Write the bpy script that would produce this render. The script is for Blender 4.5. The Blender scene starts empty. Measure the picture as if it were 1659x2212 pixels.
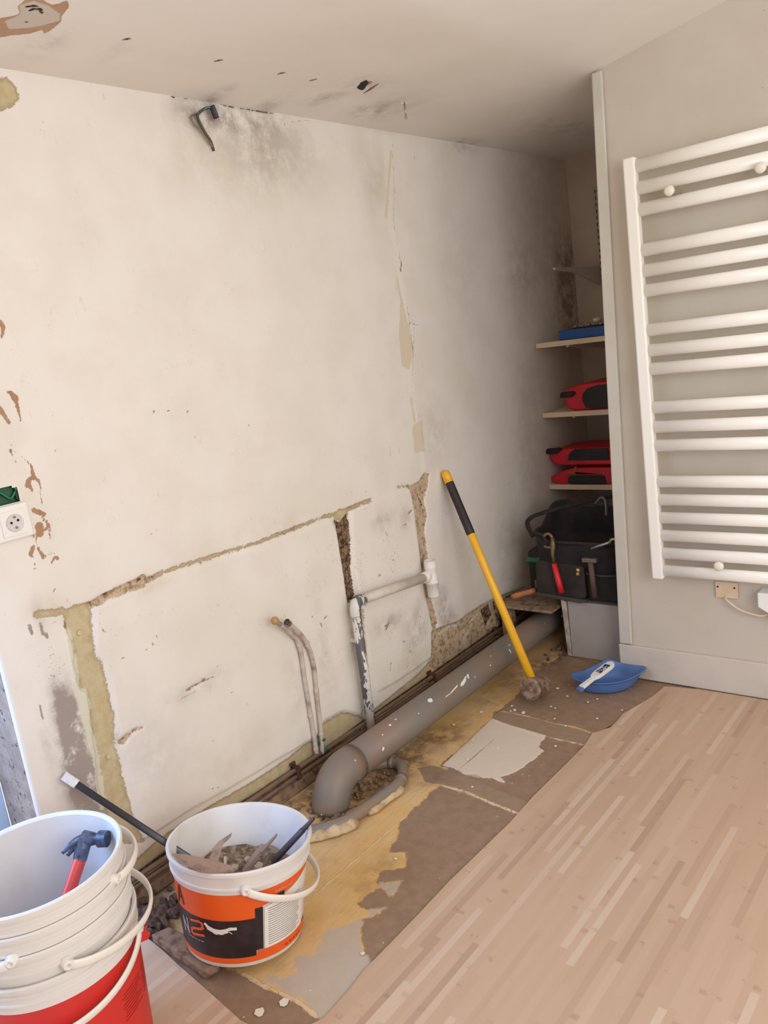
import bpy, bmesh, math, random
import numpy as np
from mathutils import Vector, Matrix, noise as mnoise
random.seed(7)
C = bpy.context.scene.collection
PI = math.pi

# ------------------------------------------------------------------ camera (solved from the room's vanishing points)
YAW, PITCH, ROLL, FPX = -0.710098638, 0.208134676, 0.139424583, 1759.51957
CAM = np.array([2.04712385, 0.0, 1.5])
PP = np.array([829.5, 1106.0])
def cam_axes():
    ca, sa, cb, sb, cc, sc = math.cos(YAW), math.sin(YAW), math.cos(PITCH), math.sin(PITCH), math.cos(ROLL), math.sin(ROLL)
    f = np.array([sa*cb, ca*cb, -sb]); r = np.array([ca, -sa, 0.]); d = np.cross(f, r)
    return np.array([r*cc + d*sc, -r*sc + d*cc, f])
RC = cam_axes()
def at(px, py, ax, val):
    """the point of the plane (axis ax = val) seen at an image position: used to read positions in the room off the photograph"""
    d = RC.T @ np.array([(px-PP[0])/FPX, (py-PP[1])/FPX, 1.0])
    t = (val - CAM[ax]) / d[ax]
    return CAM + t*d
cam_d = bpy.data.cameras.new('camera'); cam = bpy.data.objects.new('camera', cam_d); C.objects.link(cam)
cam_d.sensor_fit = 'VERTICAL'; cam_d.sensor_height = 36.0; cam_d.lens = 36.0*FPX/2212.0; cam_d.clip_start = 0.02
m3 = Matrix((RC[0].tolist(), (-RC[1]).tolist(), (-RC[2]).tolist())).transposed()
cam.matrix_world = Matrix.Translation(CAM.tolist()) @ m3.to_4x4()
bpy.context.scene.camera = cam

# ------------------------------------------------------------------ light
sc = bpy.context.scene
sc.view_settings.view_transform = 'Standard'; sc.view_settings.look = 'None'
sc.view_settings.gamma = 1.0; sc.view_settings.use_curve_mapping = False
sc.view_settings.exposure = 0.0
world = bpy.data.worlds.new('room_light'); sc.world = world; world.use_nodes = True
world.node_tree.nodes['Background'].inputs[0].default_value = (1.0, 0.985, 0.965, 1)
world.node_tree.nodes['Background'].inputs[1].default_value = 1.36
def area(name, loc, target, sx, sy, power, col):
    l = bpy.data.lights.new(name, 'AREA'); l.shape = 'RECTANGLE'; l.size = sx; l.size_y = sy; l.energy = power; l.color = col
    o = bpy.data.objects.new(name, l); C.objects.link(o); o.location = loc
    o.rotation_euler = (Vector(target)-Vector(loc)).to_track_quat('-Z', 'Y').to_euler()
    return o
area('window_daylight', (3.35, 0.35, 1.75), (0.0, 2.4, 0.7), 1.5, 1.2, 34, (0.94, 0.97, 1.04))
area('balcony_daylight', (-0.010, 0.10, 1.12), (0.85, 0.10, 0.12), 0.7, 0.9, 25, (0.17, 0.42, 1.0))

# ------------------------------------------------------------------ helpers
def lin(c):
    out = []
    for v in c[:3]:
        v = v/255.0
        out.append(v/12.92 if v <= 0.04045 else ((v+0.055)/1.055)**2.4)
    return (*out, 1.0)
class G:
    """small helper to write shader graphs"""
    def __init__(s, name):
        s.m = bpy.data.materials.new(name); s.m.use_nodes = True; s.t = s.m.node_tree; s.n = s.t.nodes
        s.b = s.n['Principled BSDF']
    def new(s, k, **kw):
        x = s.n.new(k)
        for a, v in kw.items(): setattr(x, a, v)
        return x
    def put(s, sock, v):
        if isinstance(v, bpy.types.NodeSocket): s.t.links.new(v, sock)
        else: sock.default_value = v
    def pos(s, scale=(1,1,1), rot=(0,0,0), loc=(0,0,0)):
        c = s.new('ShaderNodeTexCoord'); m = s.new('ShaderNodeMapping'); s.t.links.new(c.outputs['Object'], m.inputs[0])
        m.inputs['Scale'].default_value = scale; m.inputs['Rotation'].default_value = rot; m.inputs['Location'].default_value = loc
        return m.outputs[0]
    def noise(s, scale, detail=4, rough=0.55, vec=None, dist=0.0, col=False):
        x = s.new('ShaderNodeTexNoise'); x.inputs['Scale'].default_value = scale; x.inputs['Detail'].default_value = detail
        x.inputs['Roughness'].default_value = rough; x.inputs['Distortion'].default_value = dist
        s.put(x.inputs['Vector'], vec if vec is not None else s.pos())
        return x.outputs['Color' if col else 'Fac']
    def vor(s, scale, vec=None, feature='F1', out='Distance', rnd=1.0):
        x = s.new('ShaderNodeTexVoronoi', feature=feature); x.inputs['Scale'].default_value = scale
        if 'Randomness' in x.inputs: x.inputs['Randomness'].default_value = rnd
        s.put(x.inputs['Vector'], vec if vec is not None else s.pos())
        return x.outputs[out]
    def math(s, op, a, b=0.0, clamp=False):
        x = s.new('ShaderNodeMath', operation=op, use_clamp=clamp); s.put(x.inputs[0], a); s.put(x.inputs[1], b); return x.outputs[0]
    def ramp(s, v, a, b, lo=0.0, hi=1.0):
        x = s.new('ShaderNodeMapRange', interpolation_type='SMOOTHSTEP'); s.put(x.inputs[0], v)
        x.inputs[1].default_value = a; x.inputs[2].default_value = b; x.inputs[3].default_value = lo; x.inputs[4].default_value = hi
        return x.outputs[0]
    def mix(s, f, a, b, kind='MIX'):
        x = s.new('ShaderNodeMix', data_type='RGBA', blend_type=kind); s.put(x.inputs[0], f); s.put(x.inputs[6], a); s.put(x.inputs[7], b)
        return x.outputs[2]
    def attr(s, name):
        x = s.new('ShaderNodeAttribute', attribute_name=name); return x.outputs['Fac']
    def bump(s, h, strength=0.5, dist=0.002, nrm=None):
        x = s.new('ShaderNodeBump'); x.inputs['Strength'].default_value = strength; x.inputs['Distance'].default_value = dist
        s.put(x.inputs['Height'], h)
        if nrm is not None: s.put(x.inputs['Normal'], nrm)
        return x.outputs[0]
    def done(s, color=None, rough=None, bump=None, metal=None, spec=None, **kw):
        if color is not None: s.put(s.b.inputs['Base Color'], color)
        if rough is not None: s.put(s.b.inputs['Roughness'], rough)
        if metal is not None: s.put(s.b.inputs['Metallic'], metal)
        if spec is not None: s.put(s.b.inputs['Specular IOR Level'], spec)
        if bump is not None: s.put(s.b.inputs['Normal'], bump)
        for k, v in kw.items(): s.put(s.b.inputs[k], v)
        return s.m
def simple(name, c, rough=0.5, dirt_shade=None, amount=0.25, scale=12, metal=0.0, bump=0.0, spec=None, **kw):
    g = G(name)
    base = lin(c)
    d = lin(dirt_shade) if dirt_shade else tuple([v*0.7 for v in base[:3]]+[1])
    n = g.noise(scale, 5, 0.6)
    col = g.mix(g.math('MULTIPLY', g.ramp(n, 0.42, 0.72), amount), base, d)
    bb = g.bump(g.noise(scale*9, 3), bump, 0.002) if bump else None
    return g.done(col, rough, bb, metal, spec, **kw)

def tag(o, label=None, cat=None, group=None, kind=None):
    if label: o['label'] = label
    if cat: o['category'] = cat
    if group: o['group'] = group
    if kind: o['kind'] = kind
    return o
def mesh(name, bm, mats, parent=None, smooth=False, bevel=0.0, subsurf=0, auto=None):
    bmesh.ops.recalc_face_normals(bm, faces=bm.faces[:])
    me = bpy.data.meshes.new(name); bm.to_mesh(me); bm.free()
    if not isinstance(mats, (list, tuple)): mats = [mats]
    for m in mats: me.materials.append(m)
    o = bpy.data.objects.new(name, me); C.objects.link(o)
    if parent is not None: o.parent = parent
    if smooth: me.polygons.foreach_set('use_smooth', [True]*len(me.polygons))
    if bevel:
        b = o.modifiers.new('bevel', 'BEVEL'); b.width = bevel; b.segments = 3; b.limit_method = 'ANGLE'; b.angle_limit = math.radians(40)
    if subsurf:
        s = o.modifiers.new('subsurf', 'SUBSURF'); s.levels = subsurf; s.render_levels = subsurf
    if smooth and auto: 
        try: me.set_sharp_from_angle(angle=math.radians(auto))
        except Exception: pass
    return o
def empty(name, loc, rot=(0,0,0)):
    o = bpy.data.objects.new(name, None); C.objects.link(o); o.location = loc; o.rotation_euler = rot; o.empty_display_size = 0.05
    return o
def box(bm, lo, hi, mi=0, M=None):
    vs = [bm.verts.new((x, y, z)) for x in (lo[0], hi[0]) for y in (lo[1], hi[1]) for z in (lo[2], hi[2])]
    if M is not None:
        for v in vs: v.co = M @ v.co
    for q in ((0,1,3,2),(4,6,7,5),(0,4,5,1),(2,3,7,6),(0,2,6,4),(1,5,7,3)):
        f = bm.faces.new([vs[i] for i in q]); f.material_index = mi
    return vs
def prism(bm, pts, vec, mi=0):
    a = [bm.verts.new(p) for p in pts]; b = [bm.verts.new(Vector(p)+Vector(vec)) for p in pts]; n = len(a)
    fs = [bm.faces.new(a), bm.faces.new(b[::-1])]
    for i in range(n): fs.append(bm.faces.new((a[i], b[i], b[(i+1)%n], a[(i+1)%n])))
    for f in fs: f.material_index = mi
def smooth_path(pts, n=6, closed=False):
    P = [Vector(p) for p in pts]; out = []
    for i in range(len(P)-1):
        p0 = P[max(i-1, 0)]; p1 = P[i]; p2 = P[i+1]; p3 = P[min(i+2, len(P)-1)]
        for k in range(n):
            t = k/n
            out.append(0.5*((2*p1)+(-p0+p2)*t+(2*p0-5*p1+4*p2-p3)*t*t+(-p0+3*p1-3*p2+p3)*t*t*t))
    out.append(P[-1]); return out
def tube(bm, pts, r, seg=14, mi=0, cap=True, flat=1.0, up=None):
    P = [Vector(p) for p in pts]; rad = r if isinstance(r, (list, tuple)) else [r]*len(P)
    rings = []; prev = None
    for i, p in enumerate(P):
        t = (P[min(i+1, len(P)-1)]-P[max(i-1, 0)]).normalized()
        if prev is None:
            a = Vector(up) if up else (Vector((0,0,1)) if abs(t.z) < 0.9 else Vector((1,0,0)))
            u = (a - t*a.dot(t)).normalized()
        else: u = (prev - t*prev.dot(t)).normalized()
        prev = u; w = t.cross(u)
        rings.append([bm.verts.new(p + rad[i]*(math.cos(2*PI*k/seg)*u + flat*math.sin(2*PI*k/seg)*w)) for k in range(seg)])
    for a, b in zip(rings, rings[1:]):
        for k in range(seg):
            f = bm.faces.new((a[k], a[(k+1)%seg], b[(k+1)%seg], b[k])); f.material_index = mi; f.smooth = True
    if cap:
        for rg in (rings[0][::-1], rings[-1]): f = bm.faces.new(rg); f.material_index = mi
    return rings
def lathe(bm, prof, seg=48, mi=0, M=None, closed=False):
    rings = []
    for r, z in prof:
        rings.append([bm.verts.new((r*math.cos(2*PI*k/seg), r*math.sin(2*PI*k/seg), z)) for k in range(seg)])
    if M is not None:
        for rg in rings:
            for v in rg: v.co = M @ v.co
    for a, b in zip(rings, rings[1:]):
        for k in range(seg):
            f = bm.faces.new((a[k], a[(k+1)%seg], b[(k+1)%seg], b[k])); f.material_index = mi; f.smooth = True
    if prof[0][0] > 1e-6: bm.faces.new(rings[0][::-1]).material_index = mi
    if prof[-1][0] > 1e-6: bm.faces.new(rings[-1]).material_index = mi
    return rings
def copy_tree(o, parent=None):
    c = o.copy(); C.objects.link(c); c.parent = parent
    for ch in list(o.children): copy_tree(ch, c)
    return c
def align(a, b):
    """matrix: origin at a, +z towards b"""
    a = Vector(a); d = Vector(b)-a
    return Matrix.Translation(a) @ d.to_track_quat('Z', 'Y').to_matrix().to_4x4()

# signed distance fields of stains and cuts, stored per vertex in metres (negative inside)
def sd_poly(P, V):
    V = np.asarray(V, float); d = np.full(len(P), 1e9); s = np.ones(len(P))
    n = len(V)
    for i in range(n):
        a = V[i]; b = V[i-1]
        e = b-a; w = P-a
        t = np.clip((w@e)/max(e@e, 1e-12), 0, 1)
        q = w - t[:, None]*e
        d = np.minimum(d, (q**2).sum(1))
        c1 = P[:, 1] >= a[1]; c2 = P[:, 1] < b[1]; c3 = e[0]*w[:, 1] > e[1]*w[:, 0]
        flip = (c1 & c2 & c3) | (~c1 & ~c2 & ~c3)
        s = np.where(flip, -s, s)
    return s*np.sqrt(d)
def sd_line(P, V, w):
    d = np.full(len(P), 1e9); V = np.asarray(V, float)
    ws = np.linspace(w[0], w[1], len(V)) if isinstance(w, (tuple, list)) else np.full(len(V), w)
    for i in range(len(V)-1):
        a, b = V[i], V[i+1]; e = b-a; q = P-a
        t = np.clip((q@e)/max(e@e, 1e-12), 0, 1)
        d = np.minimum(d, np.sqrt(((q-t[:, None]*e)**2).sum(1)) - (ws[i]+(ws[i+1]-ws[i])*t)/2)
    return d
class Sheet:
    """a regular sheet of a plane, with signed-distance layers and relief"""
    def __init__(s, U, W, conv):
        s.U, s.W = np.meshgrid(U, W, indexing='ij'); s.nu, s.nw = len(U), len(W)
        s.P = np.stack([s.U.ravel(), s.W.ravel()], 1); s.L = {}; s.conv = conv; s.soft = {}
    def c(s, q): return np.array([s.conv(*p) for p in q])
    def put(s, layer, fn, V, m=0.05):
        L = s.L.setdefault(layer, np.full(len(s.P), 0.06))
        lo = V.min(0)-m; hi = V.max(0)+m
        k = ((s.P >= lo) & (s.P <= hi)).all(1)
        if k.any(): L[k] = np.minimum(L[k], fn(s.P[k]))
    def poly(s, layer, px):
        V = s.c(px); s.put(layer, lambda P: sd_poly(P, V), V)
    def line(s, layer, px, w):
        V = s.c(px); s.put(layer, lambda P: sd_line(P, V, w), V)
    def blob(s, layer, px, py, rx, ry, amt=1.0):
        c = s.conv(px, py); k = np.linalg.norm(s.conv(px+5, py)-c)/5; k2 = np.linalg.norm(s.conv(px, py+5)-c)/5
        S = s.soft.setdefault(layer, np.zeros(len(s.P)))
        S += amt*np.exp(-(((s.P[:, 0]-c[0])/(rx*k))**2 + ((s.P[:, 1]-c[1])/(ry*k2))**2))
    def build(s, name, to3, relief, mat, depth_dir=None, drop=None):
        h = relief(s) if relief else np.zeros(len(s.P))
        V = to3(s.P[:, 0], s.P[:, 1], h)
        idx = np.arange(s.nu*s.nw).reshape(s.nu, s.nw)
        F = np.stack([idx[:-1, :-1], idx[1:, :-1], idx[1:, 1:], idx[:-1, 1:]], -1).reshape(-1, 4)
        if drop is not None:
            cc = s.P[F].mean(1); F = F[~drop(cc)]
        extra = None
        if depth_dir is not None:
            ring = np.concatenate([idx[:, 0], idx[-1, 1:], idx[-2::-1, -1], idx[0, -2:0:-1]])
            base = len(V); B = V[ring] + np.array(depth_dir); V = np.concatenate([V, B]); n = len(ring)
            r2 = base+np.arange(n)
            F = np.concatenate([F, np.stack([ring, r2, np.roll(r2, -1), np.roll(ring, -1)], 1)])
        me = bpy.data.meshes.new(name)
        me.vertices.add(len(V)); me.vertices.foreach_set('co', V.astype(np.float32).ravel())
        me.loops.add(F.size); me.loops.foreach_set('vertex_index', F.astype(np.int32).ravel())
        me.polygons.add(len(F)); me.polygons.foreach_set('loop_start', np.arange(0, F.size, 4, dtype=np.int32))
        me.update(calc_edges=True); me.validate()
        me.polygons.foreach_set('use_smooth', np.ones(len(me.polygons), bool))
        pad = len(V)-len(s.P)
        for k, a in list(s.L.items())+list(s.soft.items()):
            at_ = me.attributes.new(k, 'FLOAT', 'POINT'); at_.data.foreach_set('value', np.concatenate([a, np.full(pad, 0.06 if k in s.L else 0.0)]).astype(np.float32))
        me.materials.append(mat)
        o = bpy.data.objects.new(name, me); C.objects.link(o); o['kind'] = 'structure'
        return o
def sstep(x): x = np.clip(x, 0, 1); return x*x*(3-2*x)

# ------------------------------------------------------------------ the left wall
YP = 2.979           # the plane of the partition
YB = 4.215           # the back of the niche
wconv = lambda px, py: at(px, py, 0, 0.0)[1:]
W = Sheet(np.arange(0.83, YB+0.003, 0.0062), np.linspace(-0.01, 2.30, 372), wconv)
k7 = lambda *q: [(x/3.814, 1280+y/3.814) for x, y in q]
k6 = lambda *q: [(x/3.3525, 640+y/3.3525) for x, y in q]
# the olive strip of bared glue beside the panel, and a patch at the top left
W.poly('olive', k7((520,150),(640,95),(740,75),(755,170),(770,400),(780,500),(850,600),(905,850),(940,1000),(945,1230),(1000,1450),(1060,1700),(1130,1930),(1200,2060),(1000,2080),(930,1930),(850,1750),(800,1550),(790,1350),(760,1150),(740,1000),(720,830),(650,790),(610,600),(600,430),(530,280)))
W.poly('olive', [(-30,160),(0,167),(20,170),(36,190),(43,212),(30,228),(0,241),(-30,244)])
W.poly('olive', [(270,1880),(340,1815),(420,1762),(500,1715),(560,1680),(620,1640),(660,1608),(684,1598),(700,1562),(740,1538),(785,1548),(795,1580),(700,1650),(600,1715),(500,1780),(420,1840),(330,1900)])
W.poly('olive', [(800,1540),(850,1500),(905,1455),(935,1420),(935,1368),(960,1352),(1000,1340),(1010,1400),(960,1450),(880,1500),(820,1545)])
W.poly('cream', [(866,640),(880,690),(893,750),(885,800),(868,790),(862,720)])
W.poly('cream', [(890,920),(912,905),(918,975),(895,978)])
W.line('cream', [(842,965),(843,982)], 0.008); W.line('cream', [(862,968),(863,980)], 0.006); W.line('cream', [(845,330),(838,420),(834,470)], .016); W.line('cream', [(858,600),(870,660),(872,760)], .012); W.line('cream', [(888,860),(896,910)], .014)
W.line('olive', [(700,1117),(735,1108),(770,1092),(800,1080)], 0.016)
W.poly('olive', [(722,1120),(730,1102),(752,1096),(754,1115),(740,1128)])
W.line('olive', [(80,1328),(136,1320)], 0.02)
# brown scars and the chase around the panels
W.line('tan', [(196,1306),(230,1290),(262,1275),(300,1260),(310,1254)], (0.020, 0.034)); W.line('rot', [(222,1286),(262,1268),(306,1252)], .003)
W.line('olive', [(312,1258),(345,1240),(400,1220),(500,1190),(560,1172),(640,1140),(715,1112)], 0.012); W.line('tan', [(312,1256),(345,1239)], (.012,.004)); W.line('tan', [(480,1196),(505,1188)], .004); W.line('tan', [(600,1157),(660,1133)], .005)
W.line('tan', [(755,1098),(780,1088)], 0.005)
W.poly('tan', [(880,1052),(905,1040),(918,1020),(928,1024),(924,1050),(916,1078),(922,1110),(917,1150),(925,1200),(930,1290),(936,1310),(946,1345),(940,1362),(930,1350),(925,1310),(914,1270),(908,1200),(902,1150),(895,1100),(890,1068)])
W.line('tan', [(783,1320),(790,1400),(800,1490)], 0.014)
W.line('tan', [(855,1052),(885,1050)], (0.004, 0.014))
for q, w in (([(0,190),(25,220),(10,300)],(.014,.006)), ([(40,685),(80,700),(110,735)],(.003,.017)), ([(110,740),(135,830),(148,900)],(.010,.004)), ([(0,815),(30,860),(65,915)],(.014,.008)),
             ([(75,1115),(95,1160),(120,1210)],(.007,.003)), ([(200,1200),(230,1230),(240,1300)],(.003,.010)), ([(195,1370),(205,1330),(240,1310),(280,1335),(295,1400),(305,1510)],(.012,.003)), ([(205,1350),(235,1410)],(.010,.004)),
             ([(245,1550),(300,1570),(325,1580)],(.014,.008)), ([(300,1600),(345,1640)],(.004,.008)), ([(285,1670),(292,1720)],(.024,.018)), ([(330,1690),(352,1655),(368,1750)],(.007,.006)), ([(210,1730),(250,1735)],(.003,.008)),
             ([(240,1820),(220,1870)],(.012,.010)), ([(275,1820),(315,1890)],(.006,.010)), ([(370,1930),(400,1890),(415,1900)],(.005,.012)), ([(215,1880),(250,1900)],(.004,.004)), ([(330,1875),(390,1855)],(.003,.003)), ([(260,1760),(262,1800)],(.005,.004))):
    W.line('scar', k6(*q), w)
W.line('scar', [(862,555),(868,566),(866,585)], (.003,.009))
W.line('tan', [(262,1602),(276,1588)], .018); W.line('tan', [(285,1578),(306,1570)], .006); W.line('tan', [(400,1492),(440,1468)], (.002,.008)); W.line('scar', [(400,1490),(440,1470),(465,1460)], (.003,.006))
W.line('scar', k6((110,1125),(180,1180),(225,1225)), .0025)
# the dark rotten chase and the dark edges
W.poly('rot', [(722,1122),(738,1128),(752,1108),(758,1160),(760,1240),(768,1292),(750,1304),(742,1240),(735,1180),(728,1140)])
W.line('rot', [(372,208),(440,214),(500,229),(590,243)], (.004,.007))
W.line('rot', [(905,1070),(914,1090)], .006)
W.poly('tan', [(930,1362),(985,1345),(1010,1326),(1045,1304),(1075,1288),(1110,1276),(1165,1258),(1235,1262),(1245,1330),(1140,1330),(1090,1360),(1030,1400),(960,1452),(930,1440)])
W.poly('rot', [(1095,1290),(1115,1282),(1165,1266),(1235,1270),(1240,1330),(1130,1325),(1110,1330)])
W.poly('rot', [(1040,1318),(1058,1306),(1064,1330),(1052,1352)]); W.line('rot', [(1068,1300),(1075,1330),(1088,1345)], .010)
for q_ in ([(950,1370),(975,1352),(990,1352)], [(1000,1390),(1020,1350)], [(1015,1345),(1035,1325)]): W.line('filler2', q_, .010)
W.line('rot', [(270,1915),(365,1845),(520,1744),(700,1630),(790,1562),(950,1450),(1140,1316),(1230,1250)], .022)
W.line('rot', [(895,1085),(900,1140)], .004)
W.line('crack', [(848,300),(853,420),(850,480),(866,560),(885,700),(893,760),(890,840),(905,900),(915,960),(924,1030)], .0025)
W.line('crack', [(855,620),(895,700),(893,790)], .003)
W.line('crack', [(620,265),(660,260),(700,268)], .002)
W.line('crack', [(975,1400),(1010,1375),(1050,1345)], .002); W.line('crack', [(985,1120),(1015,1122)], .002)
for q in ([(1120,505),(1128,530),(1138,545)], [(1108,598),(1123,592)], [(1130,600),(1140,605)], [(222,205),(226,215)], [(612,262),(622,284)], [(885,697),(903,702)], [(448,1705),(470,1700)], [(390,1510),(420,1495)], [(895,335),(898,350)]):
    W.line('crack', q, .004)
kz = lambda *q: [(x/2.694, 864+y/2.694) for x, y in q]
for x, y, dx, dy, w in ((572,1298,8,8,.006),(588,1335,16,14,.007),(707,1500,6,2,.007),(878,1415,8,6,.008),(905,1370,3,12,.005),(845,1450,5,2,.006),(1260,1550,6,4,.005),(1338,1703,8,-4,.006),(1262,1193,4,2,.005),(885,780,-6,6,.006),(905,760,12,4,.004),(775,692,8,0,.004),(975,62,5,1,.005),(1088,68,5,1,.005),
                        (890,66,5,5,.005),(170,1310,14,50,.008),(235,1300,14,60,.009),(265,1360,10,20,.008),(380,1300,2,20,.008),(320,1290,-30,8,.004),(230,1775,20,80,.004),(310,1475,-20,12,.003),(320,1605,-24,8,.003),(370,1660,-50,8,.004),(300,90,6,3,.005),(320,295,3,0,.005),(140,405,5,0,.006),(65,262,8,2,.005),(40,245,5,2,.004),
                        (200,985,6,-4,.006),(195,950,6,2,.005),(895,1020,10,-3,.005),(1130,912,6,2,.005),(1100,965,10,-3,.005),(1165,950,8,-2,.005),(320,1100,-8,12,.005),(1050,370,14,-8,.003),(990,430,10,0,.003),(1135,215,4,0,.004),(1445,150,5,-4,.004)):
    W.line('mark', kz((x, y), (x+dx, y+dy)), w)
for x, y, dx, dy, w in ((835,1120,4,3,.006),(878,1110,8,-8,.008),(866,1135,8,-2,.006),(845,1210,5,0,.005),(812,1195,3,4,.004),(800,1250,20,-8,.004),(815,1240,8,4,.003),(838,1345,-6,14,.010),(830,1352,6,-3,.008),(892,1208,3,4,.005),(862,1330,3,3,.004),(882,1405,4,5,.007),(842,1430,-2,18,.005),(905,1330,2,8,.004),(868,1385,4,2,.005),
                        (700,1255,2,6,.004),(632,1255,3,4,.004),(608,1230,2,4,.004),(705,1330,-6,6,.006),(690,1345,5,10,.006),(672,1330,3,4,.004),(775,1215,4,2,.003),(790,1300,-3,8,.004),(905,1120,2,5,.004),(770,1170,3,2,.003),(560,1190,6,-2,.003),(530,1520,6,4,.004),(455,1600,4,0,.004),(985,1190,2,5,.004),(1010,1230,3,3,.004),(1100,1040,-3,10,.004),(960,1110,5,0,.004)):
    W.line('mark', [(x, y), (x+dx, y+dy)], w)
# filler, whiter: the joint, the edges of the old tiles
W.line('filler', [(838,300),(840,470),(852,520)], (.05,.03)); W.line('filler', [(855,520),(872,640),(884,800),(902,930),(918,1030)], .035)
W.line('mint', k7((560,330),(605,520),(640,760)), .016); W.line('mint', k7((640,800),(700,1000),(730,1150),(790,1350),(810,1500),(850,1760)), .022); W.poly('mint', k7((650,792),(710,800),(745,920),(740,1000),(720,1060),(690,1000),(660,880)))
W.line('filler', k7((540,300),(600,500),(640,800),(680,1100),(750,1400),(830,1800)), .022)
W.line('filler', [(920,1060),(925,1150),(932,1200)], .012)
# soft soot and damp
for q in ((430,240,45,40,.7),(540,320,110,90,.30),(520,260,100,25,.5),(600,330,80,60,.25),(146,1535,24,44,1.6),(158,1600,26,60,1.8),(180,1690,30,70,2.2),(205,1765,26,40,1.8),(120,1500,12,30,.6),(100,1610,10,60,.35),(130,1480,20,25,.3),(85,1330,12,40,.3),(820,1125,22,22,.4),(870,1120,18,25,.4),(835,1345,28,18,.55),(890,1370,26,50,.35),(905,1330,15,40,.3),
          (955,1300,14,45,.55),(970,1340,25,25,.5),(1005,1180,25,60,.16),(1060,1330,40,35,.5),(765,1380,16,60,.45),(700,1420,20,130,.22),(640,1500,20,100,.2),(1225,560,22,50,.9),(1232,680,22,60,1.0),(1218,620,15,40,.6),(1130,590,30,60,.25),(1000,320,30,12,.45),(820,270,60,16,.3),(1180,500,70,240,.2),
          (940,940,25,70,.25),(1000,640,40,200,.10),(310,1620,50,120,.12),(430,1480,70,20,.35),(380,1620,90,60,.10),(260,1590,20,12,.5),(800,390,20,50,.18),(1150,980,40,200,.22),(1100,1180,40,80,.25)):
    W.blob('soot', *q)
for q in ((150,1720,60,100,.2),(480,340,150,70,.35),(800,360,40,60,.35),(1120,1250,60,50,.6),(500,1650,160,60,.3),(880,1450,60,40,.5),(980,1390,50,40,.9),(720,1590,40,30,.8),(300,1270,80,25,.5),(560,1150,160,30,.3),(100,1320,40,30,.6),(820,430,30,60,.3),(60,1050,40,150,.2),(1240,640,25,150,.5)):
    W.blob('damp', *q)
W.blob('fleck', 820,1160,70,90,1.6); W.blob('fleck', 850,1380,60,90,1.5); W.blob('fleck', 210,1340,30,60,1.2); W.blob('fleck', 850,1200,120,140,1.0); W.blob('fleck', 870,1400,70,100,1.0); W.blob('fleck', 680,1350,90,130,.7); W.blob('fleck', 560,300,90,60,.9); W.blob('fleck', 120,1450,60,140,.9); W.blob('fleck', 1080,1300,80,60,1.2); W.blob('fleck', 1200,620,50,160,.8); W.blob('fleck', 300,1380,140,60,.5); W.blob('fleck', 70,1150,60,130,.5)
W.blob('fleck', 600,900,500,500,.25)
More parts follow.
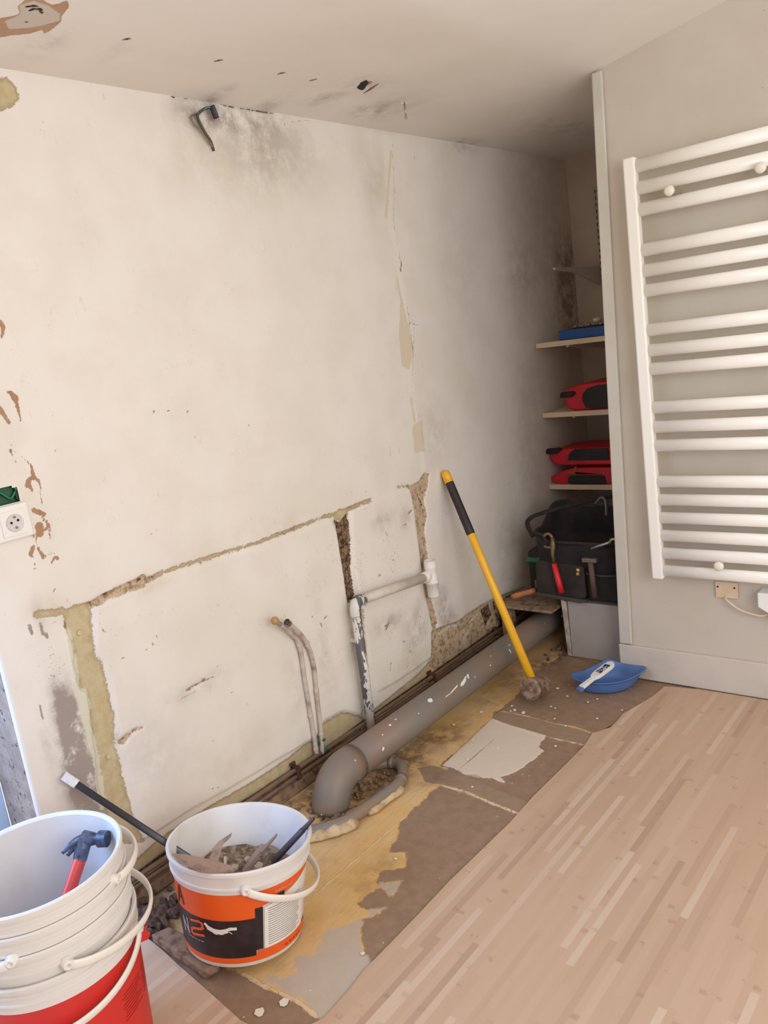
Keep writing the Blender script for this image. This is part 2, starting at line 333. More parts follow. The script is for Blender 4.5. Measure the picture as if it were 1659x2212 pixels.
# tiled panels below the chase stand a little proud
W.poly('panel', [(203,1312),(262,1287),(345,1250),(560,1183),(715,1122),(727,1150),(742,1240),(765,1330),(785,1500),(780,1545),(740,1535),(700,1556),(684,1590),(600,1640),(500,1700),(400,1755),(312,1812),(250,1560),(240,1480),(222,1430),(204,1400)])
W.poly('panel', [(760,1100),(884,1055),(893,1100),(905,1200),(918,1290),(935,1365),(930,1420),(860,1470),(815,1495),(800,1440),(785,1320),(766,1220),(758,1140)])
hole_px = k6((-40,1395),(20,1388),(70,1378),(125,1385),(140,1430),(150,1475),(0,1518),(-40,1530))
def wall_material(name, panel=True):
    g = G(name)
    n1 = g.noise(35, 6, 0.65); n2 = g.noise(160, 4, 0.6); n3 = g.noise(6, 4, 0.5)
    edge = g.math('ADD', g.math('MULTIPLY', g.math('SUBTRACT', n1, 0.5), 0.022), g.math('MULTIPLY', g.math('SUBTRACT', n2, 0.5), 0.012))
    fine = g.math('ADD', g.math('MULTIPLY', g.math('SUBTRACT', n1, 0.5), 0.008), g.math('MULTIPLY', g.math('SUBTRACT', n2, 0.5), 0.007))
    def mask(a, w=0.0012, e=fine): return g.ramp(g.math('ADD', g.attr(a), e), w, -w)
    white = g.mix(g.ramp(n3, 0.35, 0.7), lin((236,228,218)), lin((231,222,211)))
    white = g.mix(g.math('MULTIPLY', g.ramp(g.noise(2.2, 3, 0.5), 0.45, 0.7), 0.35), white, lin((222,214,196)))
    white = g.mix(g.math('MULTIPLY', mask('filler', 0.006, edge), 0.75), white, lin((238,232,218)))
    # freckles of mould and chips
    v = g.vor(150, out='Distance'); vf = g.vor(62, g.pos((1,1.3,0.7), (0.5,0,0)))
    big = g.ramp(g.noise(9, 4, 0.7), 0.5, 0.72)
    dens = g.math('MULTIPLY', g.attr('fleck'), big)
    f1 = g.math('MULTIPLY', g.ramp(v, 0.36, 0.14), g.math('MULTIPLY', g.math('MINIMUM', g.math('MULTIPLY', dens, 1.6), 1.0), g.ramp(n2, 0.46, 0.56)))
    f2 = g.math('MULTIPLY', g.ramp(g.math('ADD', vf, g.math('MULTIPLY', g.math('SUBTRACT', n2, 0.5), 0.5)), 0.22, 0.10), g.math('MULTIPLY', g.math('MINIMUM', g.math('MULTIPLY', dens, 1.3), 1.0), g.ramp(n1, 0.48, 0.58)))
    # soft soot
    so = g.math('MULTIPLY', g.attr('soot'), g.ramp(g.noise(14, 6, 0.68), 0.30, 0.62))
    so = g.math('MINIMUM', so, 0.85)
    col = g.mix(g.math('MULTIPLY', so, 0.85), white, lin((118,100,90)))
    da = g.math('MINIMUM', g.math('MULTIPLY', g.attr('damp'), g.ramp(g.noise(8, 5, 0.6), 0.3, 0.7)), 0.8)
    col = g.mix(da, col, lin((196,178,146)))
    col = g.mix(g.math('MINIMUM', g.math('MULTIPLY', g.math('ADD', f1, f2), 0.8), 0.8), col, lin((96,82,74)))
    thin = g.noise(30, 3, 0.6, g.pos((1,1.0,0.35), (0.5,0,0)), 0.6)
    scr = g.math('MULTIPLY', g.ramp(g.math('ABSOLUTE', g.math('SUBTRACT', thin, 0.5)), 0.006, 0.002), g.math('MULTIPLY', g.ramp(g.noise(11, 2), 0.58, 0.66), 0.22))
    col = g.mix(scr, col, lin((150,132,118)))
    ol = g.mix(g.ramp(n1, 0.35, 0.7), lin((200,184,148)), lin((188,168,126)))
    mo = mask('olive', 0.0018, g.math('ADD', fine, g.math('MULTIPLY', edge, 0.6)))
    ol = g.mix(g.math('MULTIPLY', g.ramp(g.math('ADD', g.attr('olive'), edge), -0.014, 0.0), 0.45), ol, lin((156,130,98)))
    ol = g.mix(g.math('MULTIPLY', g.ramp(g.noise(12, 5, .7), .52, .7), .4), ol, lin((214,204,176)))
    col = g.mix(mo, col, ol)
    col = g.mix(g.math('MULTIPLY', mask('cream', 0.003, edge), 0.75), col, lin((220,202,170)))
    tn = g.mix(g.ramp(g.noise(48, 6, 0.7), 0.45, 0.66), lin((204,180,150)), lin((140,112,84)))
    col = g.mix(g.math('MULTIPLY', mask('mint', 0.003, edge), 0.85), col, lin((216,212,190)))
    mt = mask('tan', 0.0012, edge)
    col = g.mix(mt, col, tn)
    ms = mask('scar', 0.001, fine)
    col = g.mix(ms, col, g.mix(n1, lin((150,108,78)), lin((196,158,126))))
    col = g.mix(mask('filler2', 0.002, edge), col, lin((214,202,184)))
    col = g.mix(g.math('MULTIPLY', mask('mark', 0.0015, g.math('MULTIPLY', edge, 0.5)), 0.75), col, lin((126,106,92)))
    mr = mask('rot', 0.0015, edge)
    rt = g.mix(g.ramp(g.noise(60, 6, 0.75), 0.40, 0.62), lin((66,48,36)), lin((150,122,94)))
    col = g.mix(mr, col, rt)
    mc = mask('crack', 0.0012, g.math('MULTIPLY', edge, 0.35))
    col = g.mix(g.math('MULTIPLY', mc, g.ramp(n1, 0.4, 0.56)), col, lin((120,96,74)))
    # relief
    cut = g.math('ADD', g.math('ADD', mt, mr), g.math('MULTIPLY', g.math('ADD', ms, mc), 0.6))
    cut = g.math('ADD', cut, g.math('MULTIPLY', mo, 0.55))
    h = g.math('SUBTRACT', g.math('MULTIPLY', g.noise(22, 5, 0.6), 0.5), cut)
    h = g.math('ADD', h, g.math('MULTIPLY', g.math('ADD', mr, mt), g.math('MULTIPLY', n2, 1.6)))
    b = g.bump(h, 0.75, 0.003)
    b = g.bump(g.noise(3, 2), 0.12, 0.02, b)
    return g.done(col, 0.72, b, spec=0.25)
M_wall = wall_material('old_white_plaster')
def wall_relief(s):
    L = s.L; h = np.zeros(len(s.P))
    h += 0.007*sstep((0.002-L['panel'])/0.006)
    for k, d in (('tan', .006), ('rot', .008), ('olive', .003)): h -= d*sstep((0.003-L[k])/0.006)
    h += 0.004*np.sin(s.P[:, 0]*2.1+1)*np.sin(s.P[:, 1]*2.7)
    return np.clip(h, -0.012, 0.012)
hp = W.c(hole_px)
wl = W.build('wall_left', lambda u, w, h: np.stack([h, u, w], 1), wall_relief, M_wall, (-0.02, 0, 0), drop=lambda P: sd_poly(P, hp) < 0)
tag(wl, 'old white plaster wall with stripped chases and brown scars, running along the left', 'wall')

g = G('rough_concrete')
n = g.noise(26, 7, 0.7); v = g.vor(60)
hol = g.math('MULTIPLY', g.ramp(g.noise(38, 5, 0.7), 0.60, 0.68), g.ramp(g.noise(7, 2), 0.42, 0.55))
cc = g.mix(g.ramp(n, 0.35, 0.65), lin((182,164,146)), lin((158,140,124)))
cc = g.mix(hol, cc, lin((70,58,52)))
M_conc = g.done(cc, 0.9, g.bump(g.math('SUBTRACT', n, g.math('MULTIPLY', hol, 1.2)), 0.9, 0.008))
bm = bmesh.new(); box(bm, (-0.20, 0.831, -0.1), (-0.0205, YB+0.12, 2.5))
tag(mesh('wall_left', bm, M_conc), 'rough grey concrete core of the wall, bared at the opening on the far left', 'wall', kind='structure')

# the opening at the far left: a door leaf in the reveal, blue daylight put into its colour, above it the wall goes on out of the picture
M_bluelight = simple('blue_daylight_tint', (190,220,252), 0.4, (164,204,250), 0.3, 4)
bm = bmesh.new(); box(bm, (-0.235, 0.70, 0.005), (-0.197, 0.829, 2.26)); 
d = mesh('door_1', bm, M_bluelight, bevel=0.003); tag(d, 'balcony door leaf tinted with painted blue daylight behind the concrete edge of the wall', 'door', kind='structure')
bm = bmesh.new(); box(bm, (-0.196, 0.73, 1.0), (-0.186, 0.76, 1.14)); box(bm, (-0.186, 0.715, 1.09), (-0.150, 0.735, 1.11))
mesh('door_handle', bm, simple('brushed_metal', (170,170,168), 0.3, metal=0.9), d, bevel=0.003)

# ------------------------------------------------------------------ partition, niche, ceiling
def paint(name, c, c2, bumps=0.3, rough=0.6):
    g = G(name)
    n = g.noise(3, 4, 0.6); n2 = g.noise(60, 5, 0.65)
    col = g.mix(g.ramp(n, 0.35, 0.7), lin(c), lin(c2))
    v = g.vor(24); f = g.math('MULTIPLY', g.ramp(v, 0.07, 0.04), g.ramp(g.noise(17, 3), 0.55, 0.62))
    col = g.mix(g.math('MULTIPLY', f, 0.6), col, lin((120,100,88)))
    b = g.bump(n2, bumps, 0.0015); b = g.bump(g.noise(2.5, 3), 0.3, 0.02, b)
    return g.done(col, rough, b, spec=0.3)
M_part = paint('partition_paint', (205,196,181), (198,188,172))
M_niche = paint('niche_paint', (214,198,184), (200,182,168), 0.5)
XE = lambda z: 0.672 + (z-0.147)*(0.738-0.672)/(2.31-0.147)      # the partition's free edge leans slightly
def zc(x): 
    return np.interp(x, [-0.3, 0.0, 0.17, 0.75, 1.12, 1.5, 3.6], [2.27, 2.277, 2.292, 2.310, 2.374, 2.44, 2.80])
bm = bmesh.new()
prism(bm, [(XE(0)+.006, YP, 0), (3.4, YP, 0), (3.4, YP, 2.9), (XE(2.9)+.006, YP, 2.9)], (0, 0.09, 0))
tag(mesh('wall_right', bm, M_part, bevel=0.002), 'white painted partition that carries the radiator', 'wall', kind='structure')
bm = bmesh.new(); box(bm, (-0.2, YB, -0.05), (1.3, YB+0.1, 2.9))
tag(mesh('wall_back', bm, M_niche), 'shaded back wall of the niche behind the shelves', 'wall', kind='structure')
bm = bmesh.new(); box(bm, (0.92, YP+0.0901, -0.05), (1.02, YB-0.0005, 2.9))
tag(mesh('wall_right', bm, M_niche), 'inner side wall of the niche hidden behind the partition', 'wall', kind='structure')
bm = bmesh.new(); box(bm, (-0.3, -1.66, -0.05), (3.6, -1.56, 2.9))  # unseen wall, added to cut the light from behind on the partition
tag(mesh('wall_front_blocker', bm, M_part), 'unseen painted wall added behind the viewer to darken the partition', 'wall', kind='structure')
# edge post of the partition
M_post = simple('grey_gloss_paint', (205,200,188), 0.35, (180,172,158), 0.3, 7)
bm = bmesh.new()
prism(bm, [(XE(.15)-.006, YP-.014, .149), (XE(.15)+.048, YP-.014, .149), (XE(2.31)+.036, YP-.014, 2.306), (XE(2.31)-.004, YP-.014, 2.306)], (0, 0.012, 0))
tag(mesh('trim_1', bm, M_post, bevel=0.006), 'grey painted wooden edge strip along the free edge of the partition', 'trim', kind='structure')
M_skirt = paint('skirting_paint', (212,201,188), (196,185,172), 0.5)
bm = bmesh.new(); prism(bm, [(0.664, YP-0.016, 0.006), (0.664, YP-0.016, 0.146), (3.3, YP-0.016, 0.146), (3.3, YP-0.016, 0.006)], (0, 0.0155, 0))
tag(mesh('baseboard_right', bm, M_skirt, bevel=0.003), 'scuffed white baseboard under the radiator wall', 'baseboard', kind='structure')

# ceiling
cconv = lambda px, py: at(px, py, 2, 2.29)[:2]
U = np.concatenate([np.arange(-0.02, 0.62, 0.0065), np.linspace(0.63, 3.6, 60)]); V_ = np.concatenate([np.linspace(-1.6, 0.9, 20), np.arange(0.91, 2.75, 0.0065), np.linspace(2.76, YB+0.06, 60)])
K = Sheet(U, V_, cconv)
h2 = lambda *q: [(x/2, y/2) for x, y in q]
K.poly('tan', h2((-60,90),(40,75),(80,65),(80,30),(110,5),(180,5),(225,30),(260,25),(290,8),(297,38),(270,70),(262,95),(230,125),(190,150),(180,130),(130,145),(60,150),(-60,165)))
K.poly('inner', h2((22,92),(85,68),(88,28),(150,12),(200,28),(230,44),(262,66),(258,92),(200,108),(140,120),(40,125)))
for a, b in (((118,35),(150,32)),((128,52),(152,42)),((150,30),(185,50)),((170,40),(180,60)),((110,95),(112,97))): K.line('dark', h2(a, b), .008)
for x, y in ((272,86),(472,134),(609,163),(677,178)):
    K.line('ring', [(x-5,y+1),(x+5,y-1)], .013); K.line('dark', [(x-2,y),(x+2,y)], .007)
K.poly('dark', [(772,196),(779,186),(792,180),(799,184),(790,196),(783,202)])
K.poly('tan', [(795,181),(806,183),(800,190),(792,193)])
for q in ((250,110,60,10,.2),(700,215,40,12,.5),(800,240,30,14,.45),(460,205,60,6,.6),(560,230,80,7,.5),(790,190,40,20,.35),(1240,280,40,40,.3),(990,305,30,10,.6),(100,95,70,14,.35),(850,230,60,20,.3)): K.blob('soot', *q)
g = G('ceiling_paint')
n1 = g.noise(40, 5, 0.6)
fine = g.math('MULTIPLY', g.math('SUBTRACT', n1, 0.5), 0.012)
cm = lambda a, w=0.0012: g.ramp(g.math('ADD', g.attr(a), fine), w, -w)
col = g.mix(g.ramp(g.noise(2.5, 4), 0.35, 0.7), lin((240,234,226)), lin((235,229,220)))
col = g.mix(g.math('MULTIPLY', g.math('MINIMUM', g.attr('soot'), 1.0), g.ramp(g.noise(16, 5, .65), 0.3, 0.7)), col, lin((136,116,100)))
col = g.mix(cm('tan'), col, g.mix(n1, lin((176,140,112)), lin((196,164,138))))
col = g.mix(cm('inner'), col, lin((208,196,184)))
col = g.mix(g.math('MULTIPLY', cm('ring'), 0.8), col, lin((128,104,84)))
col = g.mix(cm('dark'), col, lin((44,36,32)))
hh = g.math('SUBTRACT', g.math('MULTIPLY', g.noise(14, 4), 0.25), g.math('ADD', cm('tan'), g.math('ADD', cm('ring'), g.math('MULTIPLY', cm('dark'), 3.0))))
M_ceil = g.done(col, 0.7, g.bump(hh, 0.6, 0.003), spec=0.25)
ce = K.build('ceiling', lambda u, w, h: np.stack([u, w, zc(u)+h], 1), lambda s: 0.004*np.sin(s.P[:,0]*5)*np.sin(s.P[:,1]*3+1), M_ceil)
tag(ce, 'uneven cream painted ceiling with screw holes', 'ceiling')

# ------------------------------------------------------------------ the floor
fconv = lambda px, py: at(px, py, 2, 0.0)[:2]
U = np.concatenate([np.arange(-0.03, 0.98, 0.006), np.linspace(1.0, 3.4, 30)]); V_ = np.concatenate([np.linspace(-1.5, 0.78, 20), np.arange(0.79, 4.3, 0.006)])
F = Sheet(U, V_, fconv)
c5 = lambda *q: [(500+x/2.765, 1750+y/2.765) for x, y in q]
c4 = lambda *q: [(930+x/3.318, 1280+y/3.318) for x, y in q]
F.poly('brown', c5((1060,20),(1000,90),(980,180),(950,250),(1040,250),(1030,340),(1020,350),(890,360),(880,440),(1010,420),(960,510),(880,470),(830,490),(740,560),(800,590),(910,590),(830,640),(770,660),(770,760),(790,860),(1000,1300),(2000,500),(1900,-60),(1659,-20),(1240,-150)))
F.poly('brown', [(948,1656),(1064,1553),(1400,1640),(1300,1800),(1142,1740),(1000,1676)])
F.poly('brown', [(1073,1537),(1110,1508),(1135,1470),(1180,1440),(1205,1420),(1228,1405),(1500,1465),(1500,1640),(1285,1580),(1190,1560)])
F.poly('brown', c5((-700,500),(-300,830),(0,960),(60,980),(180,1050),(350,1120),(520,1240),(600,1320),(200,1500),(-700,1500)))
F.poly('grey', c5((770,660),(700,700),(560,710),(540,790),(500,860),(380,880),(390,950),(350,1000),(215,985),(225,1030),(340,1090),(400,1130),(520,1240),(800,1300),(900,960),(790,860),(770,760)))
F.poly('grey', c5((820,600),(915,583),(830,648))); F.poly('grey', c5((890,440),(1020,422),(985,490),(940,520),(925,460)))
F.poly('pale', c4((440,905),(560,950),(700,990),(835,1030),(790,1080),(780,1110),(822,1135),(740,1200),(640,1270),(580,1300),(500,1325),(540,1367),(440,1335),(370,1330),(330,1300),(240,1300),(160,1262),(85,1240)))
F.poly('grey', c4((230,1300),(330,1268),(420,1262),(400,1330),(330,1330)))
F.poly('strip', [(1066,1537),(1110,1535),(1190,1562),(1290,1584),(1266,1612),(1160,1590),(1062,1556)])
F.poly('strip', [(903,1660),(935,1654),(1000,1674),(1160,1740),(1150,1775),(1050,1730),(960,1697),(920,1690)])
for q, w in ((c4((470,845),(700,890),(860,930),(1160,1010)),.006), (c4((340,860),(470,845)),.004), (c4((430,905),(560,950),(830,1035),(1100,1095)),.007), ([(958,1698),(1010,1712),(1060,1735),(1130,1762)],.010),
             (c5((70,975),(180,1045),(330,1110),(420,1160),(505,1232)),.012)): F.line('cream', q, w)
F.line('cream', [(640,1966),(700,1915),(800,1829),(880,1759)], .006)
F.line('seam', [(560,2040),(666,1948),(890,1754),(1010,1648),(1075,1590)], .003)
F.line('seam', [(760,1945),(820,1890),(850,1862)], .002)
F.line('seam', [(1030,1580),(1100,1516),(1150,1474)], .003)
F.line('seam', [(1228,1416),(1345,1450)], .006)
for q in ((900,1600,60,30,.5),(780,1690,60,60,.7),(1100,1470,60,25,.5),(940,1680,40,20,.6),(720,1790,60,25,.5),(1215,1395,20,25,1.0),(1010,1560,30,20,.4),(830,1880,60,60,.4),(640,1740,30,40,.6),(450,2090,150,40,.6),(880,1640,40,25,.7),(650,2000,30,40,.3)): F.blob('dirt_shade', *q)
for q in ((1180,1440,50,18,.8),(1060,1515,40,16,.5),(960,1590,60,20,.6),(880,1640,50,16,.7),(700,1690,25,40,.5),(820,1700,40,40,.6),(330,2000,60,60,1.2),(300,1930,60,50,1.2)): F.blob('dirt_shade', *q)  # painted shade along the drain, and dirt at the lower left
g = G('stripped_floor')
n1 = g.noise(28, 6, 0.65); n2 = g.noise(130, 4, 0.6); nb = g.noise(5, 5, 0.6)
e = g.math('ADD', g.math('MULTIPLY', g.math('SUBTRACT', n1, 0.5), 0.018), g.math('MULTIPLY', g.math('SUBTRACT', n2, 0.5), 0.008))
fm = lambda a, w=0.0015, ee=e: g.ramp(g.math('ADD', g.attr(a), ee), w, -w)
grain = g.noise(14, 5, 0.6, g.pos((9, 0.8, 1)))
yel = g.mix(g.ramp(nb, 0.35, 0.65), lin((218,186,138)), lin((218,176,112)))
yel = g.mix(g.math('MULTIPLY', g.ramp(grain, 0.45, 0.7), 0.5), yel, lin((196,158,112)))
yel = g.mix(g.math('MULTIPLY', g.ramp(g.noise(9, 6, .7), 0.52, 0.70), 0.55), yel, lin((186,148,114)))
col = g.mix(g.ramp(g.attr('brown'), 0.03, 0.0, 0, 0.4), yel, lin((228,180,106)))
br = g.mix(g.ramp(n1, 0.3, 0.7), lin((158,130,106)), lin((142,116,94)))
br = g.mix(g.math('MULTIPLY', g.ramp(g.noise(12, 6, .7), 0.55, 0.72), 0.6), br, lin((150,130,112)))
rag = g.math('MULTIPLY', g.math('SUBTRACT', g.noise(13, 7, 0.7), 0.5), 0.07)
col = g.mix(fm('brown', 0.004, g.math('ADD', e, rag)), col, br)
col = g.mix(fm('strip'), col, g.mix(n1, lin((138,112,92)), lin((172,148,122))))
col = g.mix(fm('grey', 0.006, g.math('ADD', e, rag)), col, g.mix(n1, lin((184,170,154)), lin((200,184,166))))
col = g.mix(fm('pale', 0.0012), col, g.mix(n1, lin((214,198,178)), lin((224,208,188))))
col = g.mix(g.math('MULTIPLY', fm('cream'), g.ramp(n2, 0.35, 0.5)), col, lin((222,196,158)))
col = g.mix(g.math('MULTIPLY', fm('seam', 0.001, g.math('MULTIPLY', e, 0.2)), 0.8), col, lin((110,82,56)))
dd = g.math('MULTIPLY', g.math('MINIMUM', g.attr('dirt_shade'), 0.9), g.ramp(g.noise(18, 6, .7), 0.3, 0.62))
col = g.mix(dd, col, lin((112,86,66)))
ch = g.math('MULTIPLY', g.ramp(g.vor(42), 0.11, 0.08), g.ramp(g.noise(21, 2), 0.56, 0.6))
col = g.mix(ch, col, lin((222,208,190)))
hgt = g.math('ADD', g.math('SUBTRACT', g.math('MULTIPLY', n1, 0.5), g.math('MULTIPLY', fm('seam', 0.001, g.math('MULTIPLY', e, 0.2)), 1.0)), g.math('ADD', g.math('MULTIPLY', fm('cream'), 0.6), g.math('MULTIPLY', fm('pale'), 0.4)))
M_floor = g.done(col, 0.55, g.bump(hgt, 0.6, 0.003), spec=0.35)
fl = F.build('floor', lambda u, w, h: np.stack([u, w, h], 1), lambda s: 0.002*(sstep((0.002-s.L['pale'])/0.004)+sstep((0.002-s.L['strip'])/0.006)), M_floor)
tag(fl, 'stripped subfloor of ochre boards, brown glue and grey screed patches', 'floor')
bm = bmesh.new(); box(bm, (-0.3, -1.5, -0.12), (3.4, YB+0.1, -0.004))
tag(mesh('floor', bm, M_floor), 'base of the floor below the boards', 'floor', kind='structure')

# laminate
g = G('bamboo_laminate')
pv = g.pos()
sep = g.new('ShaderNodeSeparateXYZ'); g.t.links.new(pv, sep.inputs[0])
sx = g.math('FLOOR', g.math('DIVIDE', sep.outputs[0], 0.019))
wn = g.new('ShaderNodeTexWhiteNoise', noise_dimensions='1D'); g.put(wn.inputs['W'], sx)
yy = g.math('ADD', g.math('DIVIDE', sep.outputs[1], 0.42), g.math('MULTIPLY', wn.outputs[0], 7.0))
cell = g.math('FLOOR', yy)
cmb = g.new('ShaderNodeCombineXYZ'); g.put(cmb.inputs[0], sx); g.put(cmb.inputs[1], cell)
wn2 = g.new('ShaderNodeTexWhiteNoise', noise_dimensions='2D'); g.t.links.new(cmb.outputs[0], wn2.inputs['Vector'])
st = wn2.outputs['Value']
a = g.mix(g.ramp(st, 0.0, 1.0), lin((194,164,137)), lin((201,171,145)))
a = g.mix(g.ramp(st, 0.84, 0.97), a, lin((208,184,160)))
a = g.mix(g.ramp(st, 0.12, 0.0), a, lin((183,152,128)))
grn = g.noise(60, 4, 0.6, g.pos((1, 0.05, 1)))
a = g.mix(g.math('MULTIPLY', g.ramp(grn, 0.5, 0.8), 0.4), a, lin((190,155,132)))
big = g.noise(2.2, 3, 0.5, g.pos((1.6, 0.6, 1)))
a = g.mix(g.math('MULTIPLY', g.ramp(big, 0.45, 0.75), 0.3), a, lin((200,164,136)))
fr = g.math('FRACT', g.math('ADD', yy, g.math('MULTIPLY', st, 3.3)))
node = g.ramp(g.math('ABSOLUTE', g.math('SUBTRACT', fr, 0.5)), 0.028, 0.006)
a = g.mix(g.math('MULTIPLY', node, g.math('MULTIPLY', g.ramp(g.noise(33, 2), 0.45, 0.6), 0.38)), a, lin((160,118,92)))
M_lam = g.done(a, 0.38, g.bump(grn, 0.08, 0.001), spec=0.4)
edge = [(1450,1484),(1435,1484),(1412,1503),(1385,1520),(1346,1542),(1331,1560),(1318,1572),(1292,1581),(1280,1584),(1262,1612),(1210,1664),(1153,1720),(1100,1779),(1035,1842),(970,1905),(900,1980),(825,2057),(786,2097),(753,2141),(700,2200)]
pts = [(*at(x, y, 2, 0.005)[:2], 0.0) for x, y in edge]
pts += [(0.765, 0.985, 0), (0.70, 0.90, 0)] + [(*at(x, y, 2, 0.005)[:2], 0.0) for x, y in ((560,2225),(520,2205),(470,2160),(425,2120),(385,2085),(350,2052),(322,2030),(305,2005))]
pts += [(0.02, 0.90, 0), (0.02, 0.5, 0), (-0.12, 0.5, 0), (-0.12, -1.4, 0), (3.3, -1.4, 0), (3.3, 2.955, 0), (1.0, 2.955, 0)]
bm = bmesh.new()
prism(bm, [(x, y, 0.0022) for x, y, z in pts], (0, 0, 0.0045))
bmesh.ops.triangulate(bm, faces=[f for f in bm.faces if len(f.verts) > 4])
tag(mesh('floor', bm, M_lam), 'pale bamboo-pattern laminate flooring ending in a ragged edge before the wall', 'floor', kind='structure')

# skirting remains and thin copper pipes along the foot of the wall
M_oldwood = simple('old_brown_wood', (152,126,102), 0.8, (74,54,42), 0.9, 30, bump=0.6)
bm = bmesh.new()
zz = lambda y: 0.0
prism(bm, [(0.006, 0.86, 0.004), (0.030, 0.86, 0.004), (0.026, 0.86, 0.040), (0.006, 0.86, 0.046)], (0, 3.2, 0))
tag(mesh('baseboard_left', bm, M_oldwood, bevel=0.002), 'stained wooden lath left along the foot of the damaged wall', 'baseboard', kind='structure')
M_copper = simple('tarnished_copper', (140,112,92), 0.5, (70,96,80), 0.6, 22, metal=0.4, bump=0.3)
def pipe_run(name, x, z, r, y0, y1, label):
    root = empty(name, (x, y0, z))
    bm = bmesh.new()
    P = []
    for i in range(40):
        t = i/39; P.append((0.002*math.sin(t*17), (y1-y0)*t, 0.003*math.sin(t*11+1)))
    tube(bm, P, r, 10); mesh('pipe', bm, M_copper, root)
    for yc in (1.70, 2.52, 3.05):
        bm = bmesh.new(); q = yc-y0; 
        box(bm, (-x+0.002, q-0.008, -0.012), (r+0.004, q+0.008, 0.012)); 
        box(bm, (-x+0.002, q-0.012, 0.010), (-x+0.010, q+0.012, 0.022))
        mesh('pipe_clip', bm, simple('rust', (96,52,34), 0.9, (50,30,24), 0.9, 40, bump=0.5), root, bevel=0.002)
    tag(root, label, 'pipe', 'copper pipes along the foot of the wall')
pipe_run('copper_pipe', 0.022, 0.083, 0.0085, 0.9, 4.1, 'upper of two thin copper pipes along the foot of the wall')
pipe_run('copper_pipe', 0.024, 0.060, 0.0085, 0.9, 4.1, 'lower of two thin copper pipes, just above the wooden lath')

# ------------------------------------------------------------------ big grey drain
M_pvc = None
g = G('dusty_grey_pvc')
n = g.noise(5, 6, 0.65); n2 = g.noise(40, 4, 0.6)
col = g.mix(g.ramp(n, 0.40, 0.62), lin((126,118,108)), lin((138,116,98)))
col = g.mix(g.math('MULTIPLY', g.ramp(n2, 0.62, 0.72), 0.5), col, lin((150,134,118)))
sp = g.math('MULTIPLY', g.ramp(g.vor(26), 0.10, 0.07), g.ramp(g.noise(6, 2), 0.56, 0.62))
col = g.mix(sp, col, lin((232,226,216)))
M_pvc = g.done(col, 0.5, g.bump(n2, 0.15, 0.001))
M_mortar = simple('cream_mortar', (208,184,146), 0.9, (150,116,84), 0.8, 26, bump=1.0)
M_white_spl = simple('white_paint_drip', (238,234,226), 0.5, amount=0.1)
PX, PZ, PR = 0.20, 0.10, 0.060
dr = empty('drain_pipe', (PX, 1.67, 0)); tag(dr, 'thick dusty grey plastic drain pipe lying along the wall, splashed with white paint', 'pipe')
bm = bmesh.new(); tube(bm, [(0, 0.11, PZ), (0, 0.6, PZ), (0, 1.3, PZ+.002), (0, 2.36, PZ+.004)], PR, 48)
mesh('straight_pipe', bm, M_pvc, dr)
P = [(0, 0.135, PZ)]
for i in range(13):
    a = i/12*PI/2; P.append((0, 0.098-0.098*math.sin(a), 0.002+0.098*math.cos(a)))
bm = bmesh.new(); tube(bm, [P[0]]+P[1:], [PR+0.0035]*len(P), 48)
mesh('elbow', bm, M_pvc, dr)
bm = bmesh.new(); tube(bm, [(0,0.131,PZ),(0,0.139,PZ)], PR+0.0045, 48); mesh('collar', bm, simple('dark_grey_pvc', (92,86,80), 0.5), dr)
# paint drips: strokes on the flank facing the room
def on_pipe(y, a, o=0.0008): return Vector(((PR+o)*math.cos(a), y-1.67, PZ+(PR+o)*math.sin(a)))
def blotch(bm, y, a, ly, la, seed, rot=0.0):
    rnd = random.Random(seed); c = bm.verts.new(on_pipe(y, a, 0.0018)); n_ = 12; ring = []
    for k in range(n_):
        t = 2*PI*k/n_; s_ = 0.7+0.5*rnd.random(); u = math.cos(t)*ly*s_; w = math.sin(t)*la*s_
        ring.append(bm.verts.new(on_pipe(y+u*math.cos(rot)-w*math.sin(rot)*PR, a+(u*math.sin(rot))/PR+w*math.cos(rot), 0.0006)))
    for k in range(n_): bm.faces.new((c, ring[k], ring[(k+1)%n_]))
for i, (y, a, ly, la, rot) in enumerate(((2.22,0.95,.012,.16,0),(2.36,.62,.035,.05,.15),(2.43,.66,.030,.12,.3),(2.31,.55,.02,.03,0),(2.47,.80,.012,.10,.8),(1.99,1.15,.006,.07,0),(2.03,1.25,.005,.05,0),(2.80,.85,.006,.15,0),(2.78,.55,.004,.25,0),(2.62,.5,.005,.05,0),(3.25,.3,.01,.08,0),(3.1,.6,.005,.05,0),(1.90,.25,.008,.08,.5),(2.5,.45,.004,.04,0),(2.13,.7,.004,.03,0),(2.66,1.0,.006,.04,0))):
    bm = bmesh.new(); blotch(bm, y, a, ly, la, i, rot); mesh('paint_splash', bm, M_white_spl, dr, smooth=True)
